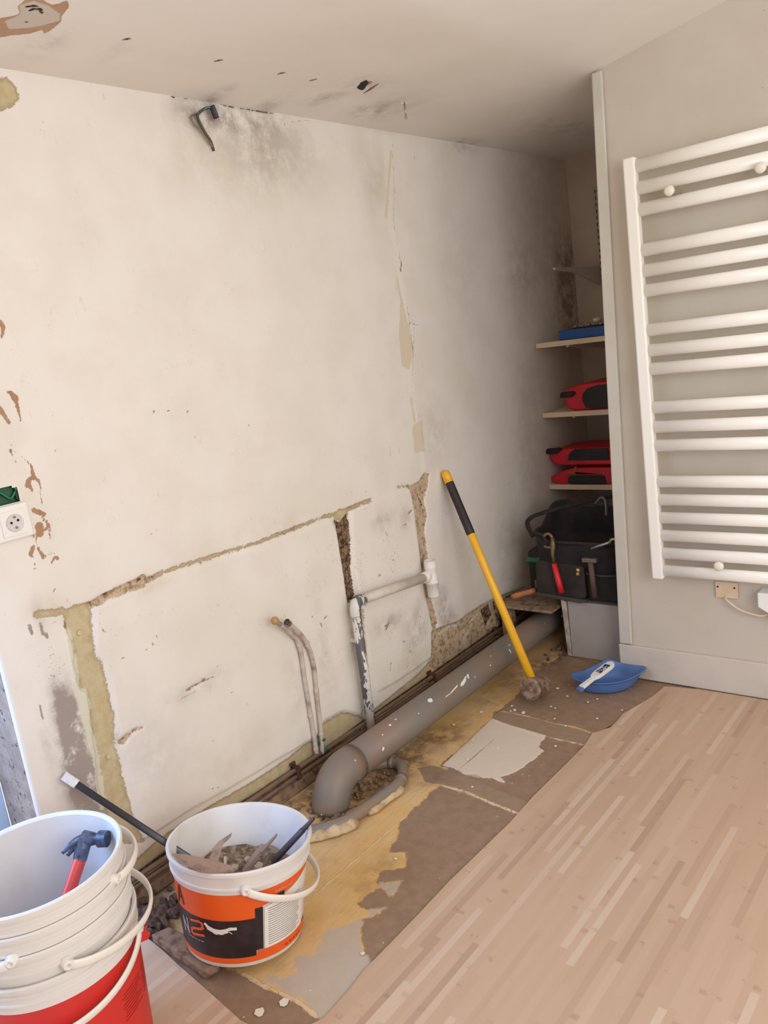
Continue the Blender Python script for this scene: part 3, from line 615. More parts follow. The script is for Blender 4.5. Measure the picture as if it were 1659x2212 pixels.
# rubble collar where the elbow meets the floor
def rubble_ring(name, cx, cy, r0, n_, parent, mat, seed, sz=(0.008, 0.02), arc=(0, 2*PI)):
    rnd = random.Random(seed); bm = bmesh.new()
    for i in range(n_):
        a = arc[0]+(arc[1]-arc[0])*rnd.random(); r = r0+rnd.uniform(-0.004, 0.018); s_ = rnd.uniform(*sz)
        M = Matrix.Translation((cx+r*math.cos(a), cy+r*math.sin(a), s_*0.3)) @ Matrix.Rotation(rnd.random()*6, 4, Vector((rnd.random(), rnd.random(), rnd.random())).normalized()) @ Matrix.Diagonal((s_, s_*rnd.uniform(.6,1.2), s_*rnd.uniform(.4,.8), 1))
        ico = bmesh.ops.create_icosphere(bm, subdivisions=1, radius=0.6, matrix=M)
        for v in ico['verts']: v.co += Vector((rnd.uniform(-1,1), rnd.uniform(-1,1), rnd.uniform(-1,1)))*s_*0.12; v.co.z = max(v.co.z, 0.003)
    return mesh(name, bm, mat, parent)
M_rub = simple('brown_rubble', (150,120,96), 0.9, (84,60,46), 0.9, 40, bump=0.8)
rubble_ring('mortar_collar', 0.0, 0.0, 0.066, 46, dr, M_rub, 3)['kind'] = 'stuff'

# thin grey pipe looping out from under the drain
zf = 0.0225
px_path = [(775,1656),(811,1652),(845,1647),(866,1654),(870,1676),(856,1697),(823,1722),(787,1748),(751,1772),(720,1784),(690,1792),(662,1798)]
P = [at(x, y, 2, zf) for x, y in px_path]
sp_ = empty('looped_waste_pipe', (P[6][0], P[6][1], 0)); base = Vector((P[6][0], P[6][1], 0))
PL = [Vector(p)-base for p in smooth_path([Vector(p.tolist()) for p in P], 5)]
bm = bmesh.new(); tube(bm, PL, 0.0195, 18); mesh('pipe', bm, M_pvc, sp_)
for k in (9, 21): 
    bm = bmesh.new(); tube(bm, [PL[k], PL[k+1], PL[k+2]], 0.0215, 18); mesh('collar', bm, M_pvc, sp_)
# mortar bed along its outer side
def mortar_bed(path, off, r0, seed, name='mortar_bed'):
    rnd = random.Random(seed); bm = bmesh.new(); Q = []; R_ = []
    for i, p in enumerate(path):
        t = (path[min(i+1, len(path)-1)]-path[max(i-1, 0)]).normalized(); s_ = Vector((-t.y, t.x, 0))
        Q.append(p + s_*off + Vector((0, 0, -0.012+rnd.uniform(-.002,.002)))); R_.append(r0*(0.85+0.3*rnd.random()))
    R_[0] *= .3; R_[-1] *= .6
    tube(bm, Q, R_, 12)
    for v in bm.verts: v.co.z = max(v.co.z, 0.003)
    return mesh(name, bm, M_mortar, sp_)
mortar_bed(PL[38:56], 0.015, 0.021, 2); mortar_bed(PL[24:36], 0.015, 0.014, 5)
tag(sp_, 'thin grey waste pipe looping over the boards, bedded in cream mortar', 'pipe')

# ------------------------------------------------------------------ white waste pipe with elbow and tee on the wall
xw = 0.052
WP = lambda px, py, x=xw: Vector(at(px, py, 0, x).tolist())
root = empty('waste_pipe', (xw, 2.08, 0.08)); b0 = Vector(root.location)
M_wp = simple('painted_white_pipe', (214,204,192), 0.5, (180,164,148), 0.5, 12)
g = G('peeling_pipe_paint')
pn = g.math('ADD', g.noise(14, 5, 0.7, g.pos((1,1,0.35))), 0.0)
peel = g.ramp(pn, 0.475, 0.49)
M_peel = g.done(g.mix(peel, lin((98,96,98)), lin((226,220,210))), 0.5, g.bump(peel, 0.5, 0.001))
top = WP(766, 1305); bot = WP(797, 1585); tee = WP(918, 1247)
bot.y = top.y - 0.01
bm = bmesh.new(); tube(bm, [bot-b0, top-b0-Vector((0,0,.03))], 0.0185, 20); mesh('riser', bm, M_peel, root)
dirt_ = (tee-top).normalized()
el = [top-b0-Vector((0,0,.045)), top-b0-Vector((0,0,.025)), top-b0-Vector((0,-.004,.008)), top-b0+Vector((0,.016,.006)), top-b0+dirt_*0.032+Vector((0,0,.006)), top-b0+dirt_*0.05+Vector((0,0,.006))]
bm = bmesh.new(); tube(bm, smooth_path(el, 4), 0.0215, 20); mesh('elbow', bm, M_peel, root)
bm = bmesh.new(); tube(bm, [top-b0+dirt_*0.03+Vector((0,0,.006)), tee-b0+Vector((0,-.005,0))], 0.0185, 20); mesh('branch_pipe', bm, M_wp, root)
tt = WP(930, 1208); tb = WP(932, 1290)
tt.y = tb.y = (tt.y+tb.y)/2
bm = bmesh.new(); h_ = tt.z-tb.z
lathe(bm, [(0.0235,0),(0.025,0.004),(0.025,h_*.36),(0.0285,h_*.37),(0.0285,h_*.44),(0.0245,h_*.45),(0.0245,h_*.76),(0.0255,h_*.77),(0.0255,h_*.88),(0.0245,h_*.885),(0.0245,h_),(0.021,h_),(0.021,h_-.02),(0.0,h_-.021)], 28, M=Matrix.Translation(tb-b0+Vector((0.004,0,0))))
tube(bm, [tee-b0+Vector((0,-.012,0)), tee-b0+Vector((0,.03,0))], 0.0225, 20)
mesh('tee_fitting', bm, simple('white_pvc', (238,234,226), 0.35, (214,204,190), 0.3, 20), root)
bm = bmesh.new()
for zz_ in (.05, .12): 
    q = bot-b0+Vector((0,0,.35)) if zz_ == .05 else (tee+top)/2-b0
box(bm, (-xw+0.001, -0.006, 0.33), (0.0, 0.03, 0.345)); mesh('wall_bracket', bm, M_wp, root)
tag(root, 'peeling white and grey waste pipe rising to an elbow and a white tee', 'pipe')

# capped twin supply pipes
ky = lambda *q: [(560+x/4.1475, 1180+y/4.1475) for x, y in q]
def supply(pxs, r, xs, name, lab, mat, cap):
    P = [Vector(at(x, y, 0, xx).tolist()) for (x, y), xx in zip(pxs, xs)]
    b = P[-1].copy(); root = empty(name, b)
    P = smooth_path([p-b for p in P], 4)
    bm = bmesh.new(); tube(bm, P, r, 12); mesh('pipe', bm, mat, root)
    d_ = (P[0]-P[1]).normalized()
    bm = bmesh.new()
    if cap == 'ball':
        bmesh.ops.create_icosphere(bm, subdivisions=3, radius=0.0135, matrix=Matrix.Translation(P[0]+d_*0.008)); mesh('end_cap', bm, simple('tan_cap', (186,146,92), 0.6, (140,100,60), 0.5, 60), root, smooth=True)
    else:
        tube(bm, [P[0]-d_*0.004, P[0]+d_*0.012], 0.0115, 14, cap=False); tube(bm, [P[0]-d_*0.004, P[0]+d_*0.012], 0.008, 14, cap=False); mesh('end_ring', bm, simple('worn_steel', (150,140,130), 0.4, (80,60,50), 0.5, 60, metal=0.6), root, smooth=True)
    for k in (10, 22, 30):
        bm = bmesh.new(); bmesh.ops.create_icosphere(bm, subdivisions=2, radius=r*1.35, matrix=Matrix.Translation(P[min(k, len(P)-1)]) @ Matrix.Diagonal((.8,1,1.3,1))); mesh('pipe_joint', bm, mat, root, smooth=True)
    tag(root, lab, 'pipe', 'supply pipes curving up the wall')
M_sup = simple('wall_painted_pipe', (206,192,178), 0.6, (128,108,94), 0.8, 18, bump=0.4)
supply(ky((150,672),(220,722),(330,825),(372,950),(400,1150),(440,1400),(478,1620),(500,1760),(515,1860)), 0.0085, (.055,.04,.02,.014,.012,.012,.013,.016,.02), 'supply_pipe', 'left of the two painted supply pipes, ending in a round tan cap', M_sup, 'ball')
supply(ky((262,690),(330,750),(402,832),(452,932),(487,1070),(502,1200),(522,1400),(545,1600),(560,1760),(562,1860)), 0.0085, (.06,.045,.024,.016,.013,.012,.012,.014,.018,.022), 'supply_pipe', 'right of the two painted supply pipes, ending in an open steel ring', M_sup, 'ring')
# verdigris valve lump at their foot
vb = Vector(at(695, 1612, 0, 0.02).tolist()); 
bm = bmesh.new(); rnd = random.Random(4)
for i in range(7):
    bmesh.ops.create_icosphere(bm, subdivisions=2, radius=rnd.uniform(.006,.012), matrix=Matrix.Translation((rnd.uniform(-.006,.008), rnd.uniform(-.02,.02), rnd.uniform(-.03,.03))) @ Matrix.Diagonal((.7,1,1,1)))
o = mesh('pipe_fitting', bm, simple('verdigris', (70,120,98), 0.8, (50,60,46), 0.8, 60, bump=0.8), None, smooth=True); o.location = vb
tag(o, 'green corroded pipe fitting where the supply pipes meet the copper run', 'fitting')

# ------------------------------------------------------------------ radiator on the partition
M_rad = simple('radiator_enamel', (249,245,235), 0.28, (240,234,224), 0.3, 3, spec=0.5)
rad = empty('towel_radiator', (0.88, 2.90, 0.47)); tag(rad, 'white ladder towel radiator hung on the partition', 'radiator')
def rail(x):
    bm = bmesh.new(); box(bm, (x-.0225, -0.018, 0), (x+.0205, 0.017, 1.515)); return mesh('rail', bm, M_rad, rad, smooth=True, bevel=0.007, auto=60)
rail(0.0); rail(0.535)
barz = [1.953,1.881,1.810,1.675,1.605,1.537,1.400,1.328,1.262,1.123,1.052,.983,.848,.779,.710,.641,.572,.503]
for z in barz:
    bm = bmesh.new(); P = [(0.018, 0.0, z-.47), (0.517, 0.0, z-.47)]
    tube(bm, P, 0.0225, 20, flat=0.62, up=(0,0,1)); mesh('bar', bm, M_rad, rad)
def knob(px, py, z=None):
    p = Vector(at(px, py, 1, 2.865).tolist())-Vector(rad.location)
    bm = bmesh.new(); M = Matrix.Translation(p) @ Matrix.Rotation(PI/2, 4, 'X')
    lathe(bm, [(0,.012),(.010,.0115),(.0165,.007),(.0175,.001),(.016,-.004),(.0085,-.0065),(.0085,-.10)], 24, M=M)
    mesh('mounting_knob', bm, simple('ivory_plastic', (238,230,214), 0.35, amount=0.1), rad, smooth=False)
knob(1446, 412); knob(1643, 362); knob(1553, 1223)
# cable outlet and white box
op = at(1570, 1274, 1, YP-.004)
o_ = empty('cable_outlet', (op[0], YP, op[2])); tag(o_, 'yellowed square cable outlet plate below the radiator', 'cable outlet')
bm = bmesh.new(); box(bm, (-.040, -.011, -.032), (.040, -.001, .032)); mesh('plate', bm, simple('yellowed_plastic', (226,204,172), 0.45, (206,178,146), 0.5, 20), o_, bevel=0.003)
for s in (-1, 1):
    bm = bmesh.new(); lathe(bm, [(0.0032,0),(0.0032,0.0025),(0,0.003)], 12, M=Matrix.Translation((s*.030,-.011,.012)) @ Matrix.Rotation(PI/2,4,'X')); mesh('screw', bm, simple('dark_screw', (70,55,45), 0.5, metal=.5), o_)
p0 = Vector((0.0, -.010, -.024)); e_ = Vector(at(1600,1318,1,YP-.03).tolist())-Vector((op[0],YP,op[2])); e2 = Vector(at(1640,1330,1,YP-.03).tolist())-Vector((op[0],YP,op[2]))
bm = bmesh.new(); tube(bm, smooth_path([p0, p0+Vector((.004,-.016,-.008)), e_, e2, e2+Vector((.03,0.005,.006))], 6), 0.0042, 10)
mesh('cable', bm, simple('cream_cable', (226,206,176), 0.5, amount=.2), o_)
bx = at(1637, 1296, 1, YP-.06)
bm = bmesh.new(); x0, z0 = bx[0], bx[2]
prism(bm, [(x0, YP-.065, z0+.028), (x0+.14, YP-.065, z0+.028), (x0+.14, YP-.065, z0-.085), (x0+.09, YP-.065, z0-.08), (x0, YP-.065, z0-.026)], (0, .064, 0))
tag(mesh('switch_box', bm, simple('white_plastic', (244,242,238), 0.35, amount=.1), bevel=.004), 'white plastic box on the partition at the right edge, fed by the cream cable', 'switch box')

# ------------------------------------------------------------------ niche: shelves, standards, bracket, tools
M_shelf = simple('cream_shelf_board', (226,206,176), 0.55, (200,176,146), 0.4, 6)
def rail_standard():
    root = empty('shelf_standard', (0.165, YB, 0.66)); bm = bmesh.new(); box(bm, (-.016, -.012, 0), (.016, -.0005, 1.45)); mesh('upright', bm, simple('grey_white_metal', (196,188,178), 0.4, metal=.1), root, bevel=.001)
    bm = bmesh.new()
    for i in range(44):
        z = 0.02+i*0.0325
        for s in (-1, 1): box(bm, (s*.0065-.002, -.0135, z), (s*.0065+.002, -.0118, z+.016))
    mesh('slots', bm, simple('slot_shadow', (46,36,32), 0.9), root)
    tag(root, 'slotted metal shelf standard screwed to the back of the niche', 'shelf standard'); return root
rail_standard()
root = empty('shelf_bracket', (0.15, YB-.014, 1.66)); tag(root, 'empty white shelf bracket jutting from the standard above the shelves', 'bracket')
bm = bmesh.new(); prism(bm, [(-.010,0,-.045),(-.010,0,.055),(-.010,-.50,.058),(-.010,-.50,.048),(-.010,-.30,.030)], (.014,0,0)); mesh('arm', bm, simple('white_bracket', (206,200,192), 0.4), root, bevel=.003)
for nm, (z, lab) in zip(range(3), ((1.358,'uppermost cream shelf board, carrying the blue tray'),(1.008,'middle cream shelf board, carrying one red and black case'),(.635,'lowest cream shelf board, carrying two stacked red cases'))):
    root = empty('shelf', (0.005, 3.705, z)); bm = bmesh.new(); box(bm, (0.001, 0, -.0125), (.90, .49, .0125)); mesh('board', bm, M_shelf, root, bevel=.002)
    bm = bmesh.new(); prism(bm, [(.150,.49,-.013),(.150,.03,-.013),(.150,.03,-.022),(.150,.49,-.07)], (.016,0,0)); mesh('bracket', bm, simple('white_bracket', (206,200,192), 0.4), root, bevel=.002)
    tag(root, lab, 'shelf', 'shelves in the niche')
# blue tray
M_blue = simple('dark_blue_plastic', (24,84,158), 0.45, (16,60,120), 0.4, 10)
root = empty('tool_tray', (0.13, 3.72, 1.3715)); tag(root, 'low blue tray full of odds and ends on the top shelf', 'tray')
bm = bmesh.new()
box(bm, (0,0,0),(.40,.26,.006)); box(bm, (0,0,.005),(.40,.008,.046)); box(bm, (0,.252,.005),(.40,.26,.046)); box(bm, (0,.008,.005),(.008,.252,.046)); box(bm, (.392,.008,.005),(.40,.252,.046))
mesh('tray', bm, M_blue, root, bevel=.002)
bm = bmesh.new(); box(bm, (.06,.02,.006),(.39,.24,.050)); mesh('insert', bm, simple('dark_foam', (54,48,44), 0.9, bump=.5), root, bevel=.004)
def loose(name, lab, cat, loc, build, mat, group=None, rot=(0,0,0), **k):
    bm = bmesh.new(); build(bm); o = mesh(name, bm, mat, None, **k); o.location = loc; o.rotation_euler = rot; tag(o, lab, cat, group); return o
M_steel = simple('dull_steel', (176,168,156), 0.35, (110,100,90), 0.5, 40, metal=.8)
loose('metal_knob', 'round pale knob lying on the blue tray, the biggest of the bits there', 'knob', (.30,3.80,1.4225), lambda bm: lathe(bm, [(.010,0),(.012,.012),(.022,.016),(.024,.026),(.018,.034),(0,.036)], 20), simple('pale_knob', (214,196,176), .4))
for i, (x, y, s) in enumerate(((.205,3.755,.010),(.222,3.775,.012),(.245,3.75,.009),(.262,3.79,.011),(.335,3.76,.012))):
    loose('small_fitting', 'small steel fitting lying loose on the blue tray', 'fitting', (x,y,1.4225), lambda bm, s=s: (lathe(bm, [(s,0),(s,s*.8),(s*.6,s*.9),(s*.6,s*1.6),(0,s*1.6)], 6)), M_steel, 'loose fittings on the blue tray', (0,0,i))
# red power tool cases
M_red = simple('red_plastic', (206,28,48), 0.4, (140,16,30), 0.4, 9)
M_blk = simple('black_rubber', (26,21,21), 0.55, (44,37,34), 0.4, 16, bump=.2)
def case(name, loc, L, D, H, lab, style):
    root = empty(name, loc); tag(root, lab, 'tool case', 'red and black cases in the niche')
    # side silhouette with a tapering nose at the left
    prof = [(0.012,.30*H),(0.0,.52*H),(.03,.86*H),(.12,.97*H),(L,H),(L,0),(.06,0),(.03,.06*H)] if style != 'wedge' else [(0.0,.42*H),(.06,.75*H),(.12,.95*H),(.2,H),(L,H),(L,0),(.05,0),(.01,.12*H)]
    bm = bmesh.new(); prism(bm, [(x,0,z) for x, z in prof], (0,D,0)); mesh('shell', bm, M_red, root, bevel=.010)
    if style == 'big': q = [(.12,.10*H),(.105,.35*H),(.11,.6*H),(.14,.80*H),(.19,.88*H),(L-.01,.90*H),(L-.01,.05*H),(.15,.04*H)]
    elif style == 'flat': q = [(.105,.30*H),(.12,.7*H),(.15,.94*H),(.33,.95*H),(.33,.30*H)]
    else: q = [(.10,.08*H),(.105,.4*H),(.12,.55*H),(.30,.55*H),(.31,.05*H),(.13,.02*H)]
    bm = bmesh.new(); prism(bm, [(x,-.006,z) for x, z in q], (0,.010,0)); mesh('side_panel', bm, M_blk, root, bevel=.003)
    bm = bmesh.new()
    if style != 'wedge':
        zz2 = .58*H if style == 'big' else .80*H
        prism(bm, [(-.012,-.010,zz2-.010),(-.006,-.010,zz2+.016),(.06,-.010,zz2+.020),(.078,-.010,zz2+.010),(.05,-.010,zz2-.010)], (0,.03,0)); mesh('latch', bm, M_blk, root, bevel=.004)
    else:
        prism(bm, [(.095,-.004,.60*H),(.11,-.004,.80*H),(.14,-.004,.78*H),(.145,-.004,1.1*H),(.155,-.004,1.1*H),(.16,-.004,.62*H),(.29,-.004,.66*H),(.29,-.004,.58*H)], (0,.02,0)); mesh('cord', bm, simple('orange_brown_cord', (150,88,44), .6), root, bevel=.003)
    if style == 'big':
        bm = bmesh.new(); prism(bm, [(.22,.02,H-.003),(.25,.02,H+.026),(L,.02,H+.026),(L,.02,H-.003)], (0,.05,0)); mesh('carry_handle', bm, M_red, root, bevel=.006)
    return root
case('power_tool_case', (.118,3.725,1.0215), .42,.24,.135, 'big bulging red and black tool case alone on the middle shelf','big')
case('power_tool_case', (.010,3.715,.6485), .42,.26,.085, 'lower of two red cases on the lowest shelf, pointed nose and brown cord','wedge')
case('power_tool_case', (.010,3.722,.7445), .40,.24,.090, 'upper flat red case stacked on the lowest shelf, black latch','flat')

# boxed plinth below the bag
bxm = simple('grey_board', (170,162,156), 0.6, (150,140,132), 0.5, 8)
root = empty('boxed_plinth', (0.372, 3.02, 0)); tag(root, 'grey boxed-in plinth under the black tool bag', 'plinth')
bm = bmesh.new(); prism(bm, [(0.012, 0.062, 0.002), (0.40, -0.035+.062*.0, 0.002), (0.40, 0.30, 0.002), (0.012, 0.40, 0.002)], (0, 0, .262)); 
# keep the right end behind the partition
for v in bm.verts:
    if v.co.x > .3: v.co.y = max(v.co.y, 0.062 if v.co.y < .2 else .40)
mesh('box', bm, bxm, root, bevel=.002)
bm = bmesh.new(); prism(bm, [(-.012, .066, .002),(.010,.058,.002),(.004,.058,.262),(-.022,.066,.268)], (0,.34,0)); mesh('side_board', bm, simple('broken_white_board', (214,204,194), .7, (120,90,70), .6, 25, bump=.6), root, bevel=.001)

# ------------------------------------------------------------------ tool bag
M_bag = simple('black_canvas', (28,24,25), 0.85, (48,41,38), 0.7, 14, bump=.5)
M_bag2 = simple('grey_black_canvas', (40,35,35), 0.85, (66,58,51), 0.7, 10, bump=.5)
M_pipng = simple('dark_green_piping', (44,78,68), 0.7, amount=.3)
bag = empty('tool_bag', (0.44, 3.22, 0.280)); tag(bag, 'black canvas tool bag stuffed with tools on the grey plinth', 'bag')
def ring_pt(a, hx, hy, p=4.0):
    c, s = math.cos(a), math.sin(a); k = (abs(c/hx)**p+abs(s/hy)**p)**(-1/p); return k*c, k*s
def topz(x, y):  # height of the opening's rim
    return 0.255 + 0.09*sstep(np.array((y+0.02)/0.14)) - 0.04*(x > .05)*0 + 0.030*(-x > 0.15)
NS = 48; rings = []
bm = bmesh.new()
for lv in range(9):
    t = lv/8; ring = []
    for k in range(NS):
        a = 2*PI*k/NS; bulge = 1+0.05*math.sin(PI*t)
        x, y = ring_pt(a, (0.205+.01*t)*bulge, (0.125+.02*t)*bulge)
        z = t*float(topz(x, y))
        if lv == 0: x *= .96; y *= .94
        x += 0.006*math.sin(7*a+3*t); y += .006*math.sin(5*a+4*t); z += (0.018*(-min(x+.0,0)/.2)*(1-t))*1.0
        ring.append(bm.verts.new((x, y, z)))
    rings.append(ring)
for lv in range(5):
    t = 1-lv/5*0.55; ring = []
    for k in range(NS):
        a = 2*PI*k/NS; x, y = ring_pt(a, .207, .137); ring.append(bm.verts.new((x, y, t*float(topz(x, y))-.002)))
    rings.append(ring)
for a_, b_ in zip(rings, rings[1:]):
    for k in range(NS): bm.faces.new((a_[k], a_[(k+1)%NS], b_[(k+1)%NS], b_[k]))
bm.faces.new(rings[0][::-1]); bm.faces.new(rings[-1])
mesh('body', bm, M_bag, bag, smooth=True)
# rim bead
bm = bmesh.new(); P = [Vector((v[0], v[1], float(topz(v[0], v[1])))) for v in [ring_pt(2*PI*k/60, .216, .146) for k in range(61)]]
tube(bm, P, .007, 8); mesh('rim_piping', bm, M_bag2, bag)
bm = bmesh.new()
prism(bm, [(-.20,-.150,.012),(.03,-.158,.004),(.045,-.160,.018),(.045,-.158,.150),(.03,-.156,.155),(-.17,-.148,.165),(-.195,-.145,.15)], (0,.03,0)); mesh('front_pocket', bm, M_bag2, bag, bevel=.008)
bm = bmesh.new(); prism(bm, [(.055,-.152,.006),(.20,-.150,.006),(.20,-.150,.125),(.055,-.152,.125)], (0,.03,0)); mesh('side_pocket', bm, M_bag, bag, bevel=.008)
bm = bmesh.new(); tube(bm, [(.055,-.158,.127),(.12,-.160,.121),(.19,-.157,.125)], .004, 8); mesh('pocket_piping', bm, M_pipng, bag)
bm = bmesh.new(); tube(bm, smooth_path([(-.215,-.10,.26),(-.235,-.10,.335),(-.16,-.02,.365),(.0,.06,.395),(.08,.11,.405)], 6), .013, 8, flat=.5); mesh('handle', bm, M_bag, bag)
bm = bmesh.new(); tube(bm, smooth_path([(.02,.06,.38),(.055,.055,.41),(.075,.05,.39),(.075,.045,.33)], 6), .007, 8); mesh('zip_pull', bm, simple('dull_zip', (110,104,104), .4, metal=.5), bag)
bm = bmesh.new(); prism(bm, [(-.20,-.155,.0),(.02,-.166,-.010),(.05,-.166,-.004),(.05,-.166,.006),(-.20,-.155,.016)], (0,.03,0)); mesh('base_piping', bm, simple('olive_piping', (70,66,56), .7), bag, bevel=.004)
# tools in the bag
def rod(bm, a, b, r, seg=12, taper=None): tube(bm, [a, b], r if not taper else [r, taper], seg)
root = empty('pliers_wrench', (0.345, 3.045, 0.33)); tag(root, 'pincer tool with a bright red grip hooked into the front of the tool bag', 'wrench')
bm = bmesh.new(); tube(bm, [(.038,-.004,-.012),(.030,-.004,.03),(.014,-.003,.118)], [.0135,.0135,.011], 14); mesh('grip', bm, simple('bright_red_grip', (216,34,40), .4), root)
bm = bmesh.new(); tube(bm, [(.014,-.002,.118),(.010,.0,.16),(.014,.004,.20),(.012,.008,.232)], [.006,.008,.012,.008], 10); tube(bm, smooth_path([(.012,.008,.232),(.0,.006,.248),(-.016,.002,.246),(-.022,0,.238)], 4), [.007]*13, 8)
tube(bm, smooth_path([(.012,.004,.19),(-.008,.0,.188),(-.026,-.004,.194)], 4), .006, 8)
mesh('jaw', bm, simple('brass_steel', (132,108,82), .4, (90,70,54), .6, 40, metal=.6), root)
root = empty('hammer', (0.53, 3.045, 0.36)); tag(root, 'hammer handle with a flat head standing in the right pocket of the tool bag', 'hammer')
bm = bmesh.new(); tube(bm, [(.006,0,-.05),(0,0,.105)], .0125, 10); mesh('handle', bm, simple('dark_wood', (92,70,60), .6, bump=.3), root)
bm = bmesh.new(); box(bm, (-.035,-.012,.105),(.03,.012,.123)); mesh('head', bm, simple('grey_steel', (130,118,110), .4, metal=.6), root, bevel=.003)
loose('spanner', 'flat steel spanner tucked at the upper right of the tool bag', 'spanner', (.575,3.052,.535), lambda bm: (tube(bm, [(-.04,0,-.012),(.045,.0,.02)], .006, 8), tube(bm, smooth_path([(.045,0,.02),(.055,0,.033),(.07,0,.034)], 3), .006, 8)), M_steel)
loose('brass_fitting', 'small brass fitting catching the light in the middle of the tool bag', 'fitting', (.468,3.04,.405), lambda bm: (lathe(bm, [(.008,0),(.008,.010),(.005,.012),(.005,.02),(.0085,.022),(.0085,.034),(0,.035)], 8)), simple('brass', (206,170,110), .3, metal=.6), rot=(.3,.3,0))
# black case with green band beside the bag
root = empty('drill_case', (0.165, 3.30, 0.165)); tag(root, 'black rounded case with a green band wedged between the wall and the tool bag', 'case')
bm = bmesh.new(); box(bm, (-.055,-.07,.055),(.05,.10,.275)); mesh('body', bm, M_blk, root, bevel=.025)
bm = bmesh.new(); box(bm, (-.058,-.073,.215),(.053,.05,.240)); mesh('band', bm, simple('green_plastic', (40,112,84), .5), root, bevel=.006)
bm = bmesh.new(); box(bm, (-.02,-.078,.09),(.03,-.07,.13)); mesh('buckle', bm, simple('grey_plastic', (110,108,106), .4), root, bevel=.004)
# loose wooden handle and board at the left of the bag
a_ = Vector(at(1113,1287,1,3.12).tolist()); b_ = Vector(at(1163,1271,1,3.12).tolist())
a_ = Vector((0.090,3.10,a_.z)); b_ = Vector((0.205,3.13,a_.z+.035))
bm = bmesh.new(); L_ = (b_-a_).length; lathe(bm, [(0,0),(.013,.003),(.014,.02),(.012,L_*.6),(.0135,L_-.004),(0,L_)], 14, M=align((0,0,0), b_-a_)); o = mesh('wooden_handle', bm, simple('orange_wood', (196,128,86), .5, (160,96,60), .5, 30), None); o.location = a_
tag(o, 'short orange wooden tool handle sticking out from under the tool bag', 'handle')
bm = bmesh.new(); box(bm, (0.040,3.03,.225-.01),(.33,3.42,.235-.008)); o = mesh('offcut_board', bm, M_oldwood, None, bevel=.002)
for v in o.data.vertices: v.co.z += (v.co.x-.05)*.0
tag(o, 'dark plank bridging the drain between the wall and the plinth', 'board')
bm = bmesh.new(); box(bm, (0.045,3.06,.0),(.10,3.10,.215)); o = mesh('wood_block', bm, M_oldwood, None, bevel=.002); tag(o, 'rough upright block under the dark plank by the wall', 'block')

# ------------------------------------------------------------------ sledgehammer
foot = Vector((0.452, 2.632, 0.050)); topp = Vector((0.022, 2.790, 0.905))
hd = empty('sledgehammer', (0.452, 2.632, 0.0035)); tag(hd, 'yellow and black handled sledgehammer standing on its head and leaning on the wall', 'sledgehammer')
o3 = Vector(hd.location); ax = (topp-foot)
def on(t): return foot+ax*t-o3
M_yel = simple('yellow_fibreglass', (244,184,44), 0.35, (220,160,40), 0.2, 12)
M_grip = simple('black_grip', (44,38,40), 0.6, (70,62,60), .3, 20)
bm = bmesh.new(); tube(bm, [on(.02), on(.6), on(1.0)], [.0175,.0165,.0165], 20); mesh('handle', bm, M_yel, hd)
bm = bmesh.new(); tube(bm, [on(.705), on(.71), on(.80), on(.95), on(.957)], [.0175,.0185,.0185,.0185,.0175], 20)
gs = mesh('grip', bm, M_grip, hd)
bm = bmesh.new(); tube(bm, [on(.953), on(1.0), on(1.008)], [.0185,.0195,.014], 20); mesh('end_cap', bm, M_yel, hd)
# head: axis roughly horizontal, square to the handle, one face turned to the camera
hx = Vector((0.30, -0.95, 0.0)); hx = (hx - ax.normalized()*hx.dot(ax.normalized())).normalized()
g = G('rusty_head'); n = g.noise(30, 6, .7)
M_head = g.done(g.mix(g.ramp(n, .38, .62), lin((104,76,60)), lin((158,134,114))), .75, g.bump(n, .8, .003), .15)
bm = bmesh.new(); cen = on(0.012)
M = align(cen-hx*0.070, cen+hx*0.070)
prof = [(0.0,0.0),(.034,0.001),(.044,.008),(.044,.034),(.0415,.045),(.0415,.100),(.044,.112),(.044,.132),(.034,.139),(0,.140)]
lathe(bm, [(r*1.0, z) for r, z in prof], 16, M=M)
for v in bm.verts: v.co.z = max(v.co.z, 0.001)
mesh('head', bm, M_head, hd, smooth=True, auto=30)

# ------------------------------------------------------------------ blue dustpan-like bowl with scraper
pc = at(1312, 1484, 2, 0.0)
bowl = empty('plastic_bowl', (pc[0], pc[1]+.0, 0.003)); tag(bowl, 'shallow blue plastic bowl with a wavy rim on the brown floor', 'bowl')
# measured rim, relative heights round the bowl (angle measured in the room)
M_pan = simple('mid_blue_plastic', (84,118,172), 0.4, (70,100,150), 0.3, 10)
rx, ry = 0.135, 0.092; rot = math.radians(38)
def rimh(a):  # two raised lobes at the ends, a peak at the back, dips between
    return 0.058 + 0.003*math.cos(2*a) + 0.020*math.exp(-((a-PI/2+.25)/.28)**2) - 0.012*math.exp(-((a-PI/2-.65)/.35)**2)
bm = bmesh.new(); rings = []; NB = 64
for j, (f_, t) in enumerate(((.60,0),(.72,.0),(.80,.14),(.86,.42),(.92,.74),(.96,.93),(1.02,.97),(1.02,1.03),(.97,1.02),(.93,.90),(.87,.60),(.82,.34),(.75,.14),(.60,.07))):
    ring = []
    for k in range(NB):
        a = 2*PI*k/NB; aa = a if a < PI*1.5 else a-2*PI
        pinch = 1+(0.17 if math.cos(a) > 0 else .03)*abs(math.cos(a))**8*max(t, 0)
        x = rx*f_*pinch*math.cos(a); y = ry*f_*math.sin(a); z = t*rimh(aa)+ (0.0 if j < 13 else 0)
        ring.append(bm.verts.new((x*math.cos(rot)-y*math.sin(rot), x*math.sin(rot)+y*math.cos(rot), z)))
    rings.append(ring)
for a_, b_ in zip(rings, rings[1:]):
    for k in range(NB): bm.faces.new((a_[k], a_[(k+1)%NB], b_[(k+1)%NB], b_[k]))
